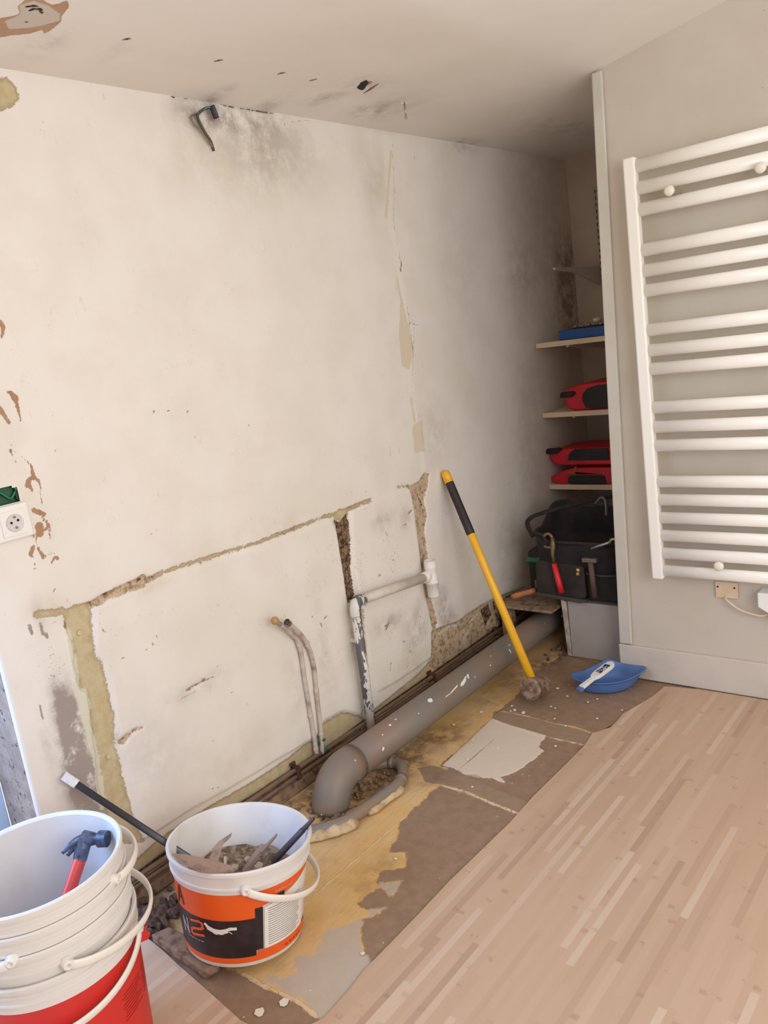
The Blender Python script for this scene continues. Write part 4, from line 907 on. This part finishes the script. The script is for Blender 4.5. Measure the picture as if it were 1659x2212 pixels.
bm.faces.new(rings[0][::-1]); bm.faces.new(rings[-1])
mesh('shell', bm, M_pan, bowl, smooth=True)
# scraper lying across the rim
A = Vector(at(1254,1489,2,.062).tolist()); B = Vector(at(1318,1440,2,.092).tolist())
scp = empty('putty_scraper', A); tag(scp, 'white handled scraper with a dark label and blue tip lying across the blue bowl', 'scraper')
dirv = (B-A); Ls = dirv.length; dn = dirv.normalized(); side = dn.cross(Vector((0,0,1))).normalized(); nrm = side.cross(dn).normalized()
def fl(outl, th, mat, nm, off=0.0):
    bm = bmesh.new(); prism(bm, [dn*u*Ls+side*w+nrm*off for u, w in outl], nrm*th); return mesh(nm, bm, mat, scp, bevel=.002)
wide = [(0.42,-.012),(.52,-.019),(.60,-.021),(.95,-.021),(1.05,-.016),(1.10,-.006),(1.10,.006),(1.05,.016),(.95,.021),(.60,.021),(.52,.019),(.42,.012)]
fl(wide, .014, simple('white_handle', (238,236,230), .35, amount=.15), 'handle')
fl([(0.04,-.012),(.45,-.009),(.45,.009),(.04,.012)], .012, simple('white_handle', (238,236,230), .35, amount=.15), 'neck', -.001)
fl([(-.06,-.010),(0.0,-.016),(.16,-.016),(.40,-.012),(.40,.0),(.16,.0),(.0,.016),(-.06,.010)], .010, M_pan, 'blade', -.004)
g = G('printed_label'); v = g.vor(90, out='Color'); n = g.noise(70, 2, .5, None, 1.0)
M_lab = g.done(g.mix(g.ramp(n, .47, .5), lin((36,44,70)), g.mix(g.ramp(g.noise(50,2), .52,.56), lin((120,130,150)), lin((214,214,214)))), .4)
fl([(.60,-.013),(.95,-.013),(.95,.013),(.60,.013)], .0012, M_lab, 'label', .0142)

# ------------------------------------------------------------------ buckets
M_bucket = simple('white_bucket_plastic', (222,215,207), 0.4, (194,182,170), 0.35, 9, spec=0.4)
M_inner = simple('dusty_bucket_inside', (226,216,206), 0.6, (190,176,168), 0.6, 6)
M_orange = simple('orange_print', (232,92,28), 0.4, (214,78,24), 0.3, 8)
M_black = simple('black_print', (36,26,30), 0.4, (70,60,58), 0.35, 26)
M_redp = simple('red_print', (206,44,38), 0.4, (186,34,32), 0.3, 8)
M_redp2 = simple('dark_red_print', (150,26,26), 0.4)
M_grey = simple('grey_print', (150,140,134), 0.5)
M_white = simple('white_print', (232,226,216), 0.4)
def bucket(root, rb, rt, h, band=0.06, mats=(None, None), grooves=(0.03,), body_from=0.0):
    k = (rt-rb)/h; R = lambda z: rb+k*z
    th = 0.0035
    prof = [(0,0.004),(rb-.012,0.004),(rb-.008,0.0),(rb-.002,0.0),(rb,0.004)]
    prof += [(R(h-band)-.0005, h-band), (R(h-band)+.003, h-band+.001)]
    for g_ in grooves: prof += [(R(h-g_)+.003, h-g_-.0035), (R(h-g_)+.0065, h-g_-.002), (R(h-g_)+.0065, h-g_+.002), (R(h-g_)+.003, h-g_+.0035)]
    prof += [(R(h)+.003, h-.012), (R(h)+.0075, h-.011), (R(h)+.0080, h-.003), (R(h)+.005, h), (R(h)+.0005, h-.001), (R(h)-th, h-.006)]
    prof += [(R(.01)-th, .010), (R(.01)-th-.01, .0065), (0,.0065)]
    bm = bmesh.new(); lathe(bm, prof, 96); mesh('body', bm, mats[0] or M_bucket, root, smooth=True, auto=35)
    return R
def patch(bm, R, a0, a1, z0, z1, off, mi=0, n=None):
    """a rectangle of print on the flank between two angles (degrees) and heights; z0/z1 may be pairs for a slanting side"""
    n = n or max(2, int(abs(a1-a0)/3)+1); zs0 = z0 if isinstance(z0, tuple) else (z0, z0); zs1 = z1 if isinstance(z1, tuple) else (z1, z1)
    rows = []
    for i in range(n+1):
        t = i/n; a = math.radians(a0+(a1-a0)*t); lo = zs0[0]+(zs0[1]-zs0[0])*t; hi = zs1[0]+(zs1[1]-zs1[0])*t
        rows.append([bm.verts.new(((R(z)+off)*math.cos(a), (R(z)+off)*math.sin(a), z)) for z in (lo, (lo+hi)/2, hi)])
    for p, q in zip(rows, rows[1:]):
        for j in range(2): f = bm.faces.new((p[j], q[j], q[j+1], p[j+1])); f.material_index = mi; f.smooth = True
def handle(root, R, zp, az, drop, out, mat, side=1, w=.0085, p=.7, seg=44):
    """a strap between two lugs at az and az+180, draped round the flank on the given side"""
    P = []
    for i in range(seg+1):
        t = PI*i/seg; a = math.radians(az)+side*t; sn = math.sin(t)**p if 0 < i < seg else 0
        z = zp-drop*sn; r = R(z)+.013+out*sn; P.append(Vector((r*math.cos(a), r*math.sin(a), z)))
    bm = bmesh.new(); tube(bm, P, w, 12, flat=.42, up=(0,0,1)); mesh('handle', bm, mat, root)
    a = math.radians(az); u = Vector((math.cos(a), math.sin(a), 0))
    for s in (1, -1):
        bm = bmesh.new(); M = Matrix.Translation(u*s*(R(zp)+.001)+Vector((0,0,zp))) @ (u*s).to_track_quat('Z','Y').to_matrix().to_4x4()
        lathe(bm, [(.013,0),(.013,.008),(.010,.010),(.010,.018),(.004,.019),(.004,.016),(0,.016)], 20, M=M); mesh('handle_pivot', bm, mat, root)

# bucket with rubble, leaning a little on an offcut
nb = Vector((0.0188, 0.1406, 0.9899)).normalized()
b2 = empty('rubble_bucket', (0.408, 1.106, 0.0235)); b2.rotation_mode = 'QUATERNION'
qz = Vector((0,0,1)).rotation_difference(nb); b2.rotation_quaternion = qz
tag(b2, 'white bucket with an orange and black label, full of rubble and leaning slightly', 'bucket')
R2 = bucket(b2, .153, .181, .266, .062, grooves=(.046,))
bm = bmesh.new(); o1, o2, o3_ = .0012, .0017, .0022
patch(bm, R2, -150, -24, .128, .2035, o1, 0)               # orange field
patch(bm, R2, -24, -19.5, (.165,.170), (.2035,.2035), o1, 0)
patch(bm, R2, -24, 42, (.160,.197), (.2035,.2035), o1, 0); 
patch(bm, R2, -150, -29.8, .028, .133, o2, 1); patch(bm, R2, -30, -23.2, .042, .159, o2, 1)   # black field with its step
patch(bm, R2, -150, -29, .012, .028, o1, 0); patch(bm, R2, -29, 45, .012, .040, o1, 0)
patch(bm, R2, -22.0, 26, .040, (.155,.190), o2, 3)          # white text field
# thin text lines
for i in range(17):
    z = .048+i*.0062
    rnd = random.Random(i); patch(bm, R2, -18.5, 20-rnd.random()*6, z, z+.0018, o3_, 2)
patch(bm, R2, -13, 6, .186, .188, o3_, 4); patch(bm, R2, -10, -3, .166, .180, o3_, 1)
for i in range(3): patch(bm, R2, -12+i*3, -10.5+i*3, .189, .1915, o3_, 4)
for i in range(10): patch(bm, R2, -2+i*2.6, -.6+i*2.6, .019, .025, o3_, 5 if i % 2 else 0)
def strokes(bm, R, pts, w, off, mi, aspect=1.0):
    """a lettering stroke: a polyline in (degrees, height)"""
    for (a0, z0), (a1, z1) in zip(pts, pts[1:]):
        r = R((z0+z1)/2); dx = math.radians(a1-a0)*r; dz = z1-z0; L = math.hypot(dx, dz) or 1; nx, nz = -dz/L*w/2, dx/L*w/2
        ex, ez = dx/L*w*.5, dz/L*w*.5
        n = max(1, int(L/.008)); prev = None
        for i in range(n+1):
            t = i/n; A_ = math.radians(a0+(a1-a0)*t) + (ex*(2*t-1))/r; Z = z0+(z1-z0)*t+ez*(2*t-1)
            q = [bm.verts.new(((R(Z+s*nz)+off)*math.cos(A_+s*nx/r), (R(Z+s*nz)+off)*math.sin(A_+s*nx/r), Z+s*nz)) for s in (-1,1)]
            if prev: f = bm.faces.new((prev[0], q[0], q[1], prev[1])); f.material_index = mi
            prev = q
strokes(bm, R2, [(-90,.116),(-80,.121),(-77,.118),(-76.5,.106),(-79,.101),(-87,.096),(-90.5,.091),(-91,.081),(-89,.078),(-77,.084)], .007, .0026, 0)
strokes(bm, R2, [(-103,.072),(-103,.108),(-96,.074),(-96,.112)], .006, .0026, 4)
strokes(bm, R2, [(-108,.145),(-102,.195),(-98,.150)], .006, .0026, 1); strokes(bm, R2, [(-106,.162),(-99,.166)], .005, .0026, 1)
for i in range(5): strokes(bm, R2, [(-96+i*4,.066-(i%2)*.001),(-93.5+i*4,.0665)], .002, .0026, 4)
# torn place on the black field
rnd = random.Random(2)
P = [(-73,.119),(-71,.113),(-66,.107),(-60,.105),(-55,.108),(-51,.112),(-47,.112)]
strokes(bm, R2, P, .008, .0028, 3); strokes(bm, R2, [(-70,.109),(-64,.101),(-59,.101),(-55,.105)], .010, .0029, 3); strokes(bm, R2, [(-52,.104),(-50,.099)], .002, .0028, 3)
mesh('label', bm, [M_orange, M_black, M_grey, M_white, simple('pale_print', (186,170,160), .5), M_redp2], b2)
handle(b2, R2, .219, -37, .085, .020, simple('milky_handle', (232,224,212), .35, spec=.5), w=.0105, p=.85)
# rubble fill
bm = bmesh.new(); NR = 14; rows = []
rnd = random.Random(9)
for j in range(NR+1):
    r = j/NR*(R2(.15)-.008); ring = []
    for k in range(40):
        a = 2*PI*k/40; x, y = r*math.cos(a), r*math.sin(a)
        ring.append(bm.verts.new((x, y, .150+.035*(mnoise.noise(Vector((x*14, y*14, 0))))+.012*mnoise.noise(Vector((x*60, y*60, 3)))+.02*(-x-y))))
    rows.append(ring)
for p, q in zip(rows, rows[1:]):
    for k in range(40): bm.faces.new((p[k], p[(k+1)%40], q[(k+1)%40], q[k]))
bmesh.ops.remove_doubles(bm, verts=rows[0], dist=1e-4)
lo = [bm.verts.new((v.co.x*.9, v.co.y*.9, .01)) for v in rows[-1]]
for k in range(40): bm.faces.new((rows[-1][k], rows[-1][(k+1)%40], lo[(k+1)%40], lo[k]))
g = G('plaster_rubble'); n = g.noise(50, 6, .7)
M_rubble = g.done(g.mix(g.ramp(n, .4, .62), lin((112,88,68)), lin((170,146,118))), .95, g.bump(n, 1.0, .006))
ru = mesh('rubble', bm, M_rubble, None); ru.matrix_world = Matrix.Translation(b2.location) @ qz.to_matrix().to_4x4()
tag(ru, 'brown plaster dust and rubble filling the orange-labelled bucket', 'rubble', kind='stuff')
MW = Matrix.Translation(b2.location) @ qz.to_matrix().to_4x4()
AX = 2
def at_bucket(px, py, zl):   # the point at height zl in the bucket's own frame, seen at an image position
    d = RC.T @ np.array([(px-PP[0])/FPX, (py-PP[1])/FPX, 1.0]); Mi = MW.inverted()
    o = Mi @ Vector(CAM.tolist()); dv = Mi.to_3x3() @ Vector(d.tolist()); t = (zl-o.z)/dv.z; return MW @ (o+dv*t)
ck = lambda x, y: (340+x/4.608, 1700+y/4.608)
def chip(lab, name, cat, pts, mat, th=.006, group=None):
    """a broken piece: outline points (crop x, crop y, height in the bucket)"""
    V = [at_bucket(*ck(x, y), z) for x, y, z in pts]; c = sum(V, Vector())/len(V)
    n_ = (V[1]-V[0]).cross(V[2]-V[0]).normalized()
    bm = bmesh.new(); a = [bm.verts.new(v-c) for v in V]; b = [bm.verts.new(v-c-n_*th) for v in V]; m_ = len(a)
    bm.faces.new(a); bm.faces.new(b[::-1])
    for i in range(m_): bm.faces.new((a[i], b[i], b[(i+1)%m_], a[(i+1)%m_]))
    bmesh.ops.triangulate(bm, faces=[f for f in bm.faces if len(f.verts) > 4])
    o = mesh(name, bm, mat, None); o.location = c; tag(o, lab, cat, group); return o
M_shard = simple('dusty_brown_shard', (160,132,112), 0.85, (112,88,70), .7, 30, bump=.5)
chip('long curled brown shard lying over the left rim of the rubble bucket', 'shard', 'shard', [(145,682,.292),(260,690,.287),(430,722,.280),(560,760,.270),(720,800,.262),(760,850,.256),(560,858,.268),(430,850,.275),(320,800,.282),(240,740,.288)], M_shard)
chip('upright hooked brown shard with a dark tip in the rubble bucket', 'shard', 'shard', [(490,760,.245),(530,700,.250),(560,600,.262),(610,540,.270),(745,452,.285),(730,500,.280),(650,580,.265),(620,680,.250),(600,760,.238)], M_shard)
chip('slim pointed splinter of wood standing in the rubble bucket', 'splinter', 'splinter', [(860,850,.16),(960,700,.18),(1050,585,.20),(1090,590,.20),(1000,720,.18),(910,830,.16)], simple('splinter_wood', (150,124,106), .8, bump=.4), .008)
chip('thinner pale splinter behind the slim one in the rubble bucket', 'splinter', 'splinter', [(1020,640,.19),(1195,470,.225),(1185,500,.22),(1045,665,.19)], simple('splinter_wood', (150,124,106), .8, bump=.4), .005)
chip('small upright cream chip in the rubble bucket', 'chip', 'chip', [(665,800,.165),(668,690,.19),(690,690,.19),(690,790,.165)], simple('cream_chip', (214,200,168), .8), .006)
LUMPS = ('pale plaster lump by the foot of the curled shard in the rubble bucket','cream plaster lump near the dark stick in the rubble bucket','small plaster lump behind the splinters in the rubble bucket')
for i, (x, y, s) in enumerate(((770,800,16),(1010,790,18),(900,720,14))):
    p = at_bucket(*ck(x, y), .165); bm = bmesh.new(); rnd = random.Random(i)
    ic = bmesh.ops.create_icosphere(bm, subdivisions=2, radius=s/1400)
    for v in ic['verts']: v.co *= 1+rnd.uniform(-.25,.25); v.co.z *= .7
    o = mesh('plaster_lump', bm, simple('lump', (178,158,132), .9, bump=.6)); o.location = p; tag(o, LUMPS[i], 'lump', 'plaster lumps in the rubble bucket')
# black bar over the left rim, dark stick over the right rim
M_bar = simple('black_gloss_bar', (26,24,26), .3, amount=.1)
lowp = at_bucket(415, 1858, .19); rimp = at_bucket(378, 1834, .272)
up_ = Vector(at(138, 1676, 0, .018).tolist())
root = empty('pry_bar', lowp); tag(root, 'black bar with a clear square end leaning between the wall and the rubble bucket', 'bar')
dv = (up_-lowp); j = lowp+dv*.90
bm = bmesh.new(); tube(bm, [Vector((0,0,0)), j-lowp], .0125, 4, up=(0,0,1)); mesh('shaft', bm, M_bar, root, bevel=.002)
bm = bmesh.new(); tube(bm, [j-lowp-dv*.005, up_-lowp], .0170, 4, up=(0,0,1)); mesh('end_piece', bm, simple('clear_grey_plastic', (214,206,192), .15, (150,140,128), .5, 60, spec=.7), root, bevel=.002)
lowp = at_bucket(590, 1862, .17); pr = at_bucket(655, 1792, .262); dv = (pr-lowp); upp = lowp+dv*1.36
root = empty('dark_stick', lowp); tag(root, 'dark square metal stick resting on the right rim of the rubble bucket', 'stick')
bm = bmesh.new(); tube(bm, [Vector((0,0,0)), dv*1.0], [.010,.009], 4, up=(0,0,1)); mesh('shaft', bm, simple('brown_black_metal', (62,42,44), .45, (90,66,60), .5, 20), root, bevel=.001)
bm = bmesh.new(); tube(bm, [dv*1.0, dv*1.36], [.008,.005], 4, up=(0,0,1)); mesh('tip', bm, simple('brown_black_metal', (62,42,44), .45, (90,66,60), .5, 20), root, bevel=.001)
# offcut propping the raised side of the bucket
bm = bmesh.new(); prism(bm, [(0.20,.955,.0075),(.44,.945,.0075),(.45,.985,.0075),(.36,1.01,.0075),(.22,1.0,.0075)], (0,0,.026)); o = mesh('stone_offcut', bm, M_rub, None, bevel=.004)
tag(o, 'flat brown offcut wedged under the left side of the rubble bucket', 'offcut')

# nest of buckets at the lower left
SX, SY = .408, .627
ZB = .0068
specs = [('red', 0.0, .385, 'lowest bucket of the nest, its flank printed red'), ('w', 1, .450, 'third white bucket down in the nest, the one above the red'), ('w', 2, .495, 'second white bucket down in the nest'), ('w', 3, .540, 'topmost white bucket of the nest, holding the claw hammer')]
HB = .30
piv = {0: (44, .075, .004, -1), 1: (-16, .035, .030, 1), 2: (-45, .03, .02, -1), 3: (29, .012, .028, 1)}
for i, (kind, k_, ztop, lab) in enumerate(specs):
    hgt = .378 if i == 0 else HB-.02+.01*i
    hgt = {0: .378, 1: .36, 2: .36, 3: .36}[i]
    root = empty('bucket', (SX, SY, ztop-hgt if i else ZB)); tag(root, lab, 'bucket', 'nest of buckets at the lower left')
    if i == 0: hgt = ztop-ZB
    Rr = bucket(root, .155-.0*i, .176, hgt, {0:.062,1:.050,2:.05,3:.055}[i], grooves=(.022,.041))
    az, dp, ou, sd_ = piv[i]
    handle(root, Rr, hgt-.047, az, dp, ou, simple('milky_handle', (232,224,212), .35, spec=.5), side=sd_, w=.0105)
    if i == 0:
        bm = bmesh.new(); patch(bm, Rr, -180, 180, .02, hgt-.062, .0012, 0, n=120)
        for t_ in range(9):
            z = .235-t_*.0075; rnd = random.Random(t_); a0 = 14+rnd.random()*3
            patch(bm, Rr, a0, a0+16+rnd.random()*8, z, z+.0018, .0018, 1)
            patch(bm, Rr, a0+28, a0+36+rnd.random()*8, z, z+.0018, .0018, 1)
        for t_ in range(4): patch(bm, Rr, 30+t_*2.5, 31.5+t_*2.5, .290-t_*.001, .292, .0018, 1)
        mesh('label', bm, [M_redp, M_redp2], root)
        bm = bmesh.new(); rr_ = Rr(.27)+.001; a0 = math.radians(63)
        def lp(a, z, o=0): return (( rr_+o)*math.cos(a), (rr_+o)*math.sin(a), z)
        prism(bm, [lp(a0,.255),lp(a0,.285),lp(a0,.290,.022),lp(a0,.278,.014),lp(a0,.268,.024),lp(a0,.255,.016)], (.004,-.002,0)); mesh('torn_flap', bm, M_redp, root)
# hammer inside the top bucket
hm = empty('claw_hammer', (SX+.02, SY-.02, .195)); tag(hm, 'claw hammer with a red-orange handle standing inside the top white bucket', 'hammer')
hb = Vector(hm.location)
def atz(px, py, z): return Vector(at(px, py, 2, z).tolist())
H0 = atz(176, 1848, .475); H1 = atz(150, 1925, .425); hd_ = (H1-H0).normalized()
tlow = (0.192-H0.z)/hd_.z; H2 = H0+hd_*min(tlow, .30)
g_ = G('orange_red_grip'); M_hg = simple('orange_red_grip', (226,72,52), .4, (200,56,44), .3, 10)
bm = bmesh.new(); tube(bm, smooth_path([H0-hb, (H0+H1)/2-hb, H1-hb, H2-hb], 4), .0155, 14, flat=.8); mesh('handle', bm, M_hg, hm)
M_hs = simple('blue_grey_steel', (96,104,124), .35, (44,42,56), .8, 40, metal=.5, bump=.3)
Hc = atz(182, 1812, .505); F_ = atz(232, 1812, .503); Cl = atz(140, 1846, .490)
bm = bmesh.new(); tube(bm, [H0-hb-hd_*-.01, Hc-hb], [.0150,.019], 10); 
tube(bm, [Hc-hb, Hc+(F_-Hc)*.45-hb, Hc+(F_-Hc)*.5-hb, Hc+(F_-Hc)*.62-hb, Hc+(F_-Hc)*.66-hb, F_-hb], [.019,.0135,.0125,.0135,.0185,.0180], 16)
mesh('head', bm, M_hs, hm, smooth=True, auto=40)
for s in (-1, 1):
    sd = (F_-Hc).cross(hd_).normalized()*s*.008
    bm = bmesh.new(); tube(bm, smooth_path([Hc-hb+sd*.6, Hc+(Cl-Hc)*.45-hb+sd+Vector((0,0,.006)), Cl-hb+sd*1.5], 5), [.0125-.0008*i for i in range(11)], 8, flat=.5); mesh('claw', bm, M_hs, hm)

# ------------------------------------------------------------------ socket on the left
so = at(25, 1129, 0, 0.0); root = empty('wall_socket', (0.0, so[1], so[2])); tag(root, 'white double wall socket plate with one round outlet at the left edge', 'socket')
M_sock = simple('white_socket_plastic', (240,236,228), .3, amount=.1)
tr = wconv(50, 1084)-so[1:]; br_ = wconv(74, 1148)-so[1:]
bm = bmesh.new(); box(bm, (.001,-.05,-.044),(.014,.046,.046)); mesh('plate', bm, M_sock, root, bevel=.006)
bm = bmesh.new(); box(bm, (.0145,-.034,-.032),(.0175,.032,.032)); mesh('cover', bm, M_sock, root, bevel=.0015)
bm = bmesh.new(); lathe(bm, [(.0215,.0),(.0225,.0015),(.0215,.0025),(.0195,.0),(.0,-.001)], 36, M=Matrix.Translation((.0180,0,0)) @ Matrix.Rotation(PI/2,4,'Y')); mesh('outlet_ring', bm, simple('socket_recess', (214,208,204), .35), root)
for (y, z, r) in ((-.009,.002,.0032),(.009,.005,.0032)):
    bm = bmesh.new(); lathe(bm, [(r,0),(r,.001),(0,.001)], 12, M=Matrix.Translation((.0185,y,z)) @ Matrix.Rotation(PI/2,4,'Y')); mesh('contact_hole', bm, simple('hole_black', (20,16,16), .8), root)
for (y, z) in ((.001,.015),(.001,-.012)):
    bm = bmesh.new(); lathe(bm, [(.003,0),(.003,.004),(0,.005)], 12, M=Matrix.Translation((.0185,y,z)) @ Matrix.Rotation(PI/2,4,'Y')); mesh('earth_pin', bm, M_steel, root)
hc = hp.mean(0)
root = empty('junction_box', (-.018, hc[0], hc[1])); tag(root, 'dark green empty junction box sunk in the wall above the socket', 'junction box')
bm = bmesh.new(); box(bm, (.0,-.075,-.05),(.0035,.075,.055)); mesh('back', bm, simple('dark_green_plastic', (24,84,54), .4, (12,40,26), .8, 30), root)
bm = bmesh.new(); tube(bm, smooth_path([(.006,-.05,-.02),(.010,-.02,.01),(.009,.01,-.012),(.011,.03,.012)], 6), .003, 8); tube(bm, smooth_path([(.008,.02,.02),(.012,.035,.0),(.010,.03,-.022)], 6), .004, 8); mesh('wires', bm, simple('green_wire', (40,124,84), .4), root)
bm = bmesh.new(); box(bm, (.004,.022,-.02),(.014,.038,.008)); mesh('clamp', bm, simple('black_green', (14,40,30), .4), root, bevel=.003)

# cable with connector at the top of the wall
c0 = Vector(at(458, 240, 0, .03).tolist()); root = empty('electric_cable', c0); tag(root, 'loose cable ends with a black connector hanging at the top of the wall', 'cable')
def wq(px, py, x): return Vector(at(px, py, 0, x).tolist())-c0
M_cab = simple('grey_green_cable', (78,78,62), .5, (40,46,44), .6, 30)
bm = bmesh.new(); tube(bm, smooth_path([wq(452,233,.03),wq(440,236,.03),wq(427,248,.02),wq(430,262,.012),wq(442,285,.014),wq(455,305,.014),wq(462,326,.010)], 5), .0042, 8); mesh('cable', bm, M_cab, root)
bm = bmesh.new(); tube(bm, smooth_path([wq(424,246,.006),wq(413,252,.014),wq(418,266,.016),wq(432,280,.016),wq(448,302,.018),wq(461,318,.014)], 5), .003, 8); mesh('bare_wire', bm, simple('dull_wire', (128,118,92), .5), root)
bm = bmesh.new(); tube(bm, smooth_path([wq(455,232,.035),wq(446,233,.035),wq(440,238,.032)], 5), .0016, 6); mesh('blue_wire', bm, simple('blue_wire', (90,150,180), .4), root)
p = wq(457,228,.03); q = wq(468,256,.03)
bm = bmesh.new(); tube(bm, [p, q], .0125, 4, up=(1,0,0)); mesh('connector', bm, simple('black_connector', (20,20,24), .4), root, bevel=.002)
# screw hanging from the ceiling, chip of wood in the hole
sc0 = at(873, 221, 2, 2.281); root = empty('ceiling_hook', (sc0[0], sc0[1], 2.281)); tag(root, 'small screw hook hanging down from the ceiling near the joint', 'hook')
bm = bmesh.new(); tube(bm, [(0,0,0.0),(0,0,-.048)], .0032, 8); mesh('shank', bm, M_steel, root)
bm = bmesh.new(); tube(bm, [(-.008,-.012,-.002),(.006,.014,-.002)], .0035, 8); mesh('plate', bm, simple('pale_plate', (214,204,190), .5), root)
bm = bmesh.new(); bmesh.ops.create_icosphere(bm, subdivisions=2, radius=.005, matrix=Matrix.Translation((0,0,-.050))); mesh('tip', bm, M_steel, root, smooth=True)
ch0 = at(800, 190, 2, 2.272); bm = bmesh.new(); a_ = Vector(at(785,202,2,2.270).tolist()); b_ = Vector(at(818,181,2,2.250).tolist()); c_ = Vector(ch0.tolist())
tube(bm, [a_-c_, (a_+b_)/2-c_, b_-c_], [.001,.004,.001], 5, flat=.4); o = mesh('splinter', bm, simple('orange_splinter', (150,104,72), .8)); o.location = c_; tag(o, 'splinter of wood hanging from the broken hole in the ceiling', 'splinter')
# plastic plugs left in the olive strip
for px, py in ((171,1367),(234,1634)):
    p = at(px, py, 0, -.001); bm = bmesh.new(); lathe(bm, [(.0065,0),(.0065,.003),(.0035,.004),(.0030,.0005),(0,.0)], 16, M=Matrix.Rotation(PI/2,4,'Y')); o = mesh('wall_plug', bm, simple('pale_plug', (214,200,160), .5)); o.location = p
    tag(o, 'upper pale wall plug left in the olive glue strip' if py < 1500 else 'lower pale wall plug left in the olive glue strip', 'wall plug', 'wall plugs in the olive strip')

# crumbs on the floor: countable flakes in the foreground, dark and light
rnd = random.Random(12)
M_flake = simple('white_flake', (232,222,206), .8, amount=.2)
flakes = [(1204,1487,6),(1226,1504,4),(1270,1517,4),(1290,1510,3),(1190,1526,3),(1199,1530,3),(1130,1540,7),(1112,1534,6),(1103,1536,3),(1198,1553,3),(1290,1552,3),(1222,1568,3),(1106,1525,4),(1040,1538,5),(560,2188,10),(613,2166,9),(1344,1534,3),(980,1565,4),(1200,1612,4),(783,2060,4),(905,1985,4),(855,1855,3),(1020,1700,3),(1075,1615,4),(1010,1640,4)]
for i, (x, y, s) in enumerate(flakes):
    p = at(x, y, 2, .004); bm = bmesh.new(); n_ = 6; k = s/560
    prism(bm, [(math.cos(2*PI*j/n_)*k*rnd.uniform(.5,1), math.sin(2*PI*j/n_)*k*rnd.uniform(.5,1), 0) for j in range(n_)], (0,0,.002))
    o = mesh('paint_flake', bm, M_flake); o.location = (p[0], p[1], .0035); o.rotation_euler = (0,0,rnd.random()*6)
    if (x, y) == (560, 2188): tag(o, 'larger white plaster flake at the foot of the rubble bucket, the left one of two', 'flake')
    elif (x, y) == (613, 2166): tag(o, 'larger white plaster flake beside the cream seam, right one of two below the bucket', 'flake')
    elif y < 1575: tag(o, 'white paint flake on the brown floor around the sledgehammer head', 'flake', 'paint flakes around the sledgehammer')
    else: tag(o, 'tiny white paint flake on the bared floor beside the laminate edge', 'flake', 'paint flakes beside the laminate')
# rubble heap at the far end of the drain and left of the bucket
def heap(name, lab, cx, cy, sx, sy, n_, seed, mat, szr=(.008,.024), z0=.003):
    rnd = random.Random(seed); bm = bmesh.new()
    for i in range(n_):
        s_ = rnd.uniform(*szr); M = Matrix.Translation((rnd.gauss(0,sx), rnd.gauss(0,sy), s_*.35)) @ Matrix.Rotation(rnd.random()*6, 4, Vector((rnd.random(),rnd.random(),1)).normalized()) @ Matrix.Diagonal((s_*rnd.uniform(.7,1.6), s_, s_*rnd.uniform(.4,.8), 1))
        ic = bmesh.ops.create_icosphere(bm, subdivisions=1, radius=.6, matrix=M)
        for v in ic['verts']: v.co += Vector((rnd.uniform(-1,1),rnd.uniform(-1,1),rnd.uniform(-1,1)))*s_*.12; v.co.z = max(v.co.z, 0)
    o = mesh(name, bm, mat); o.location = (cx, cy, z0); tag(o, lab, 'rubble', kind='stuff')
M_dkrub = simple('dark_rubble', (110,84,66), .9, (50,36,28), .9, 40, bump=.8)
heap('rubble', 'dark crumbs heaped in the gap between the drain and the grey plinth', .315, 3.16, .018, .07, 40, 1, M_dkrub)
heap('rubble', 'brown rubble and dust inside the loop of the thin pipe', .225, 1.80, .025, .06, 40, 2, M_rub, (.005,.016))
heap('rubble', 'dusty brown rubble between the bucket nest and the wall', .12, 1.03, .05, .045, 60, 5, M_dkrub, (.012,.035))
heap('rubble', 'crumbs behind the drain at the foot of the wall', .09, 1.75, .02, .12, 40, 6, M_rub, (.004,.012))
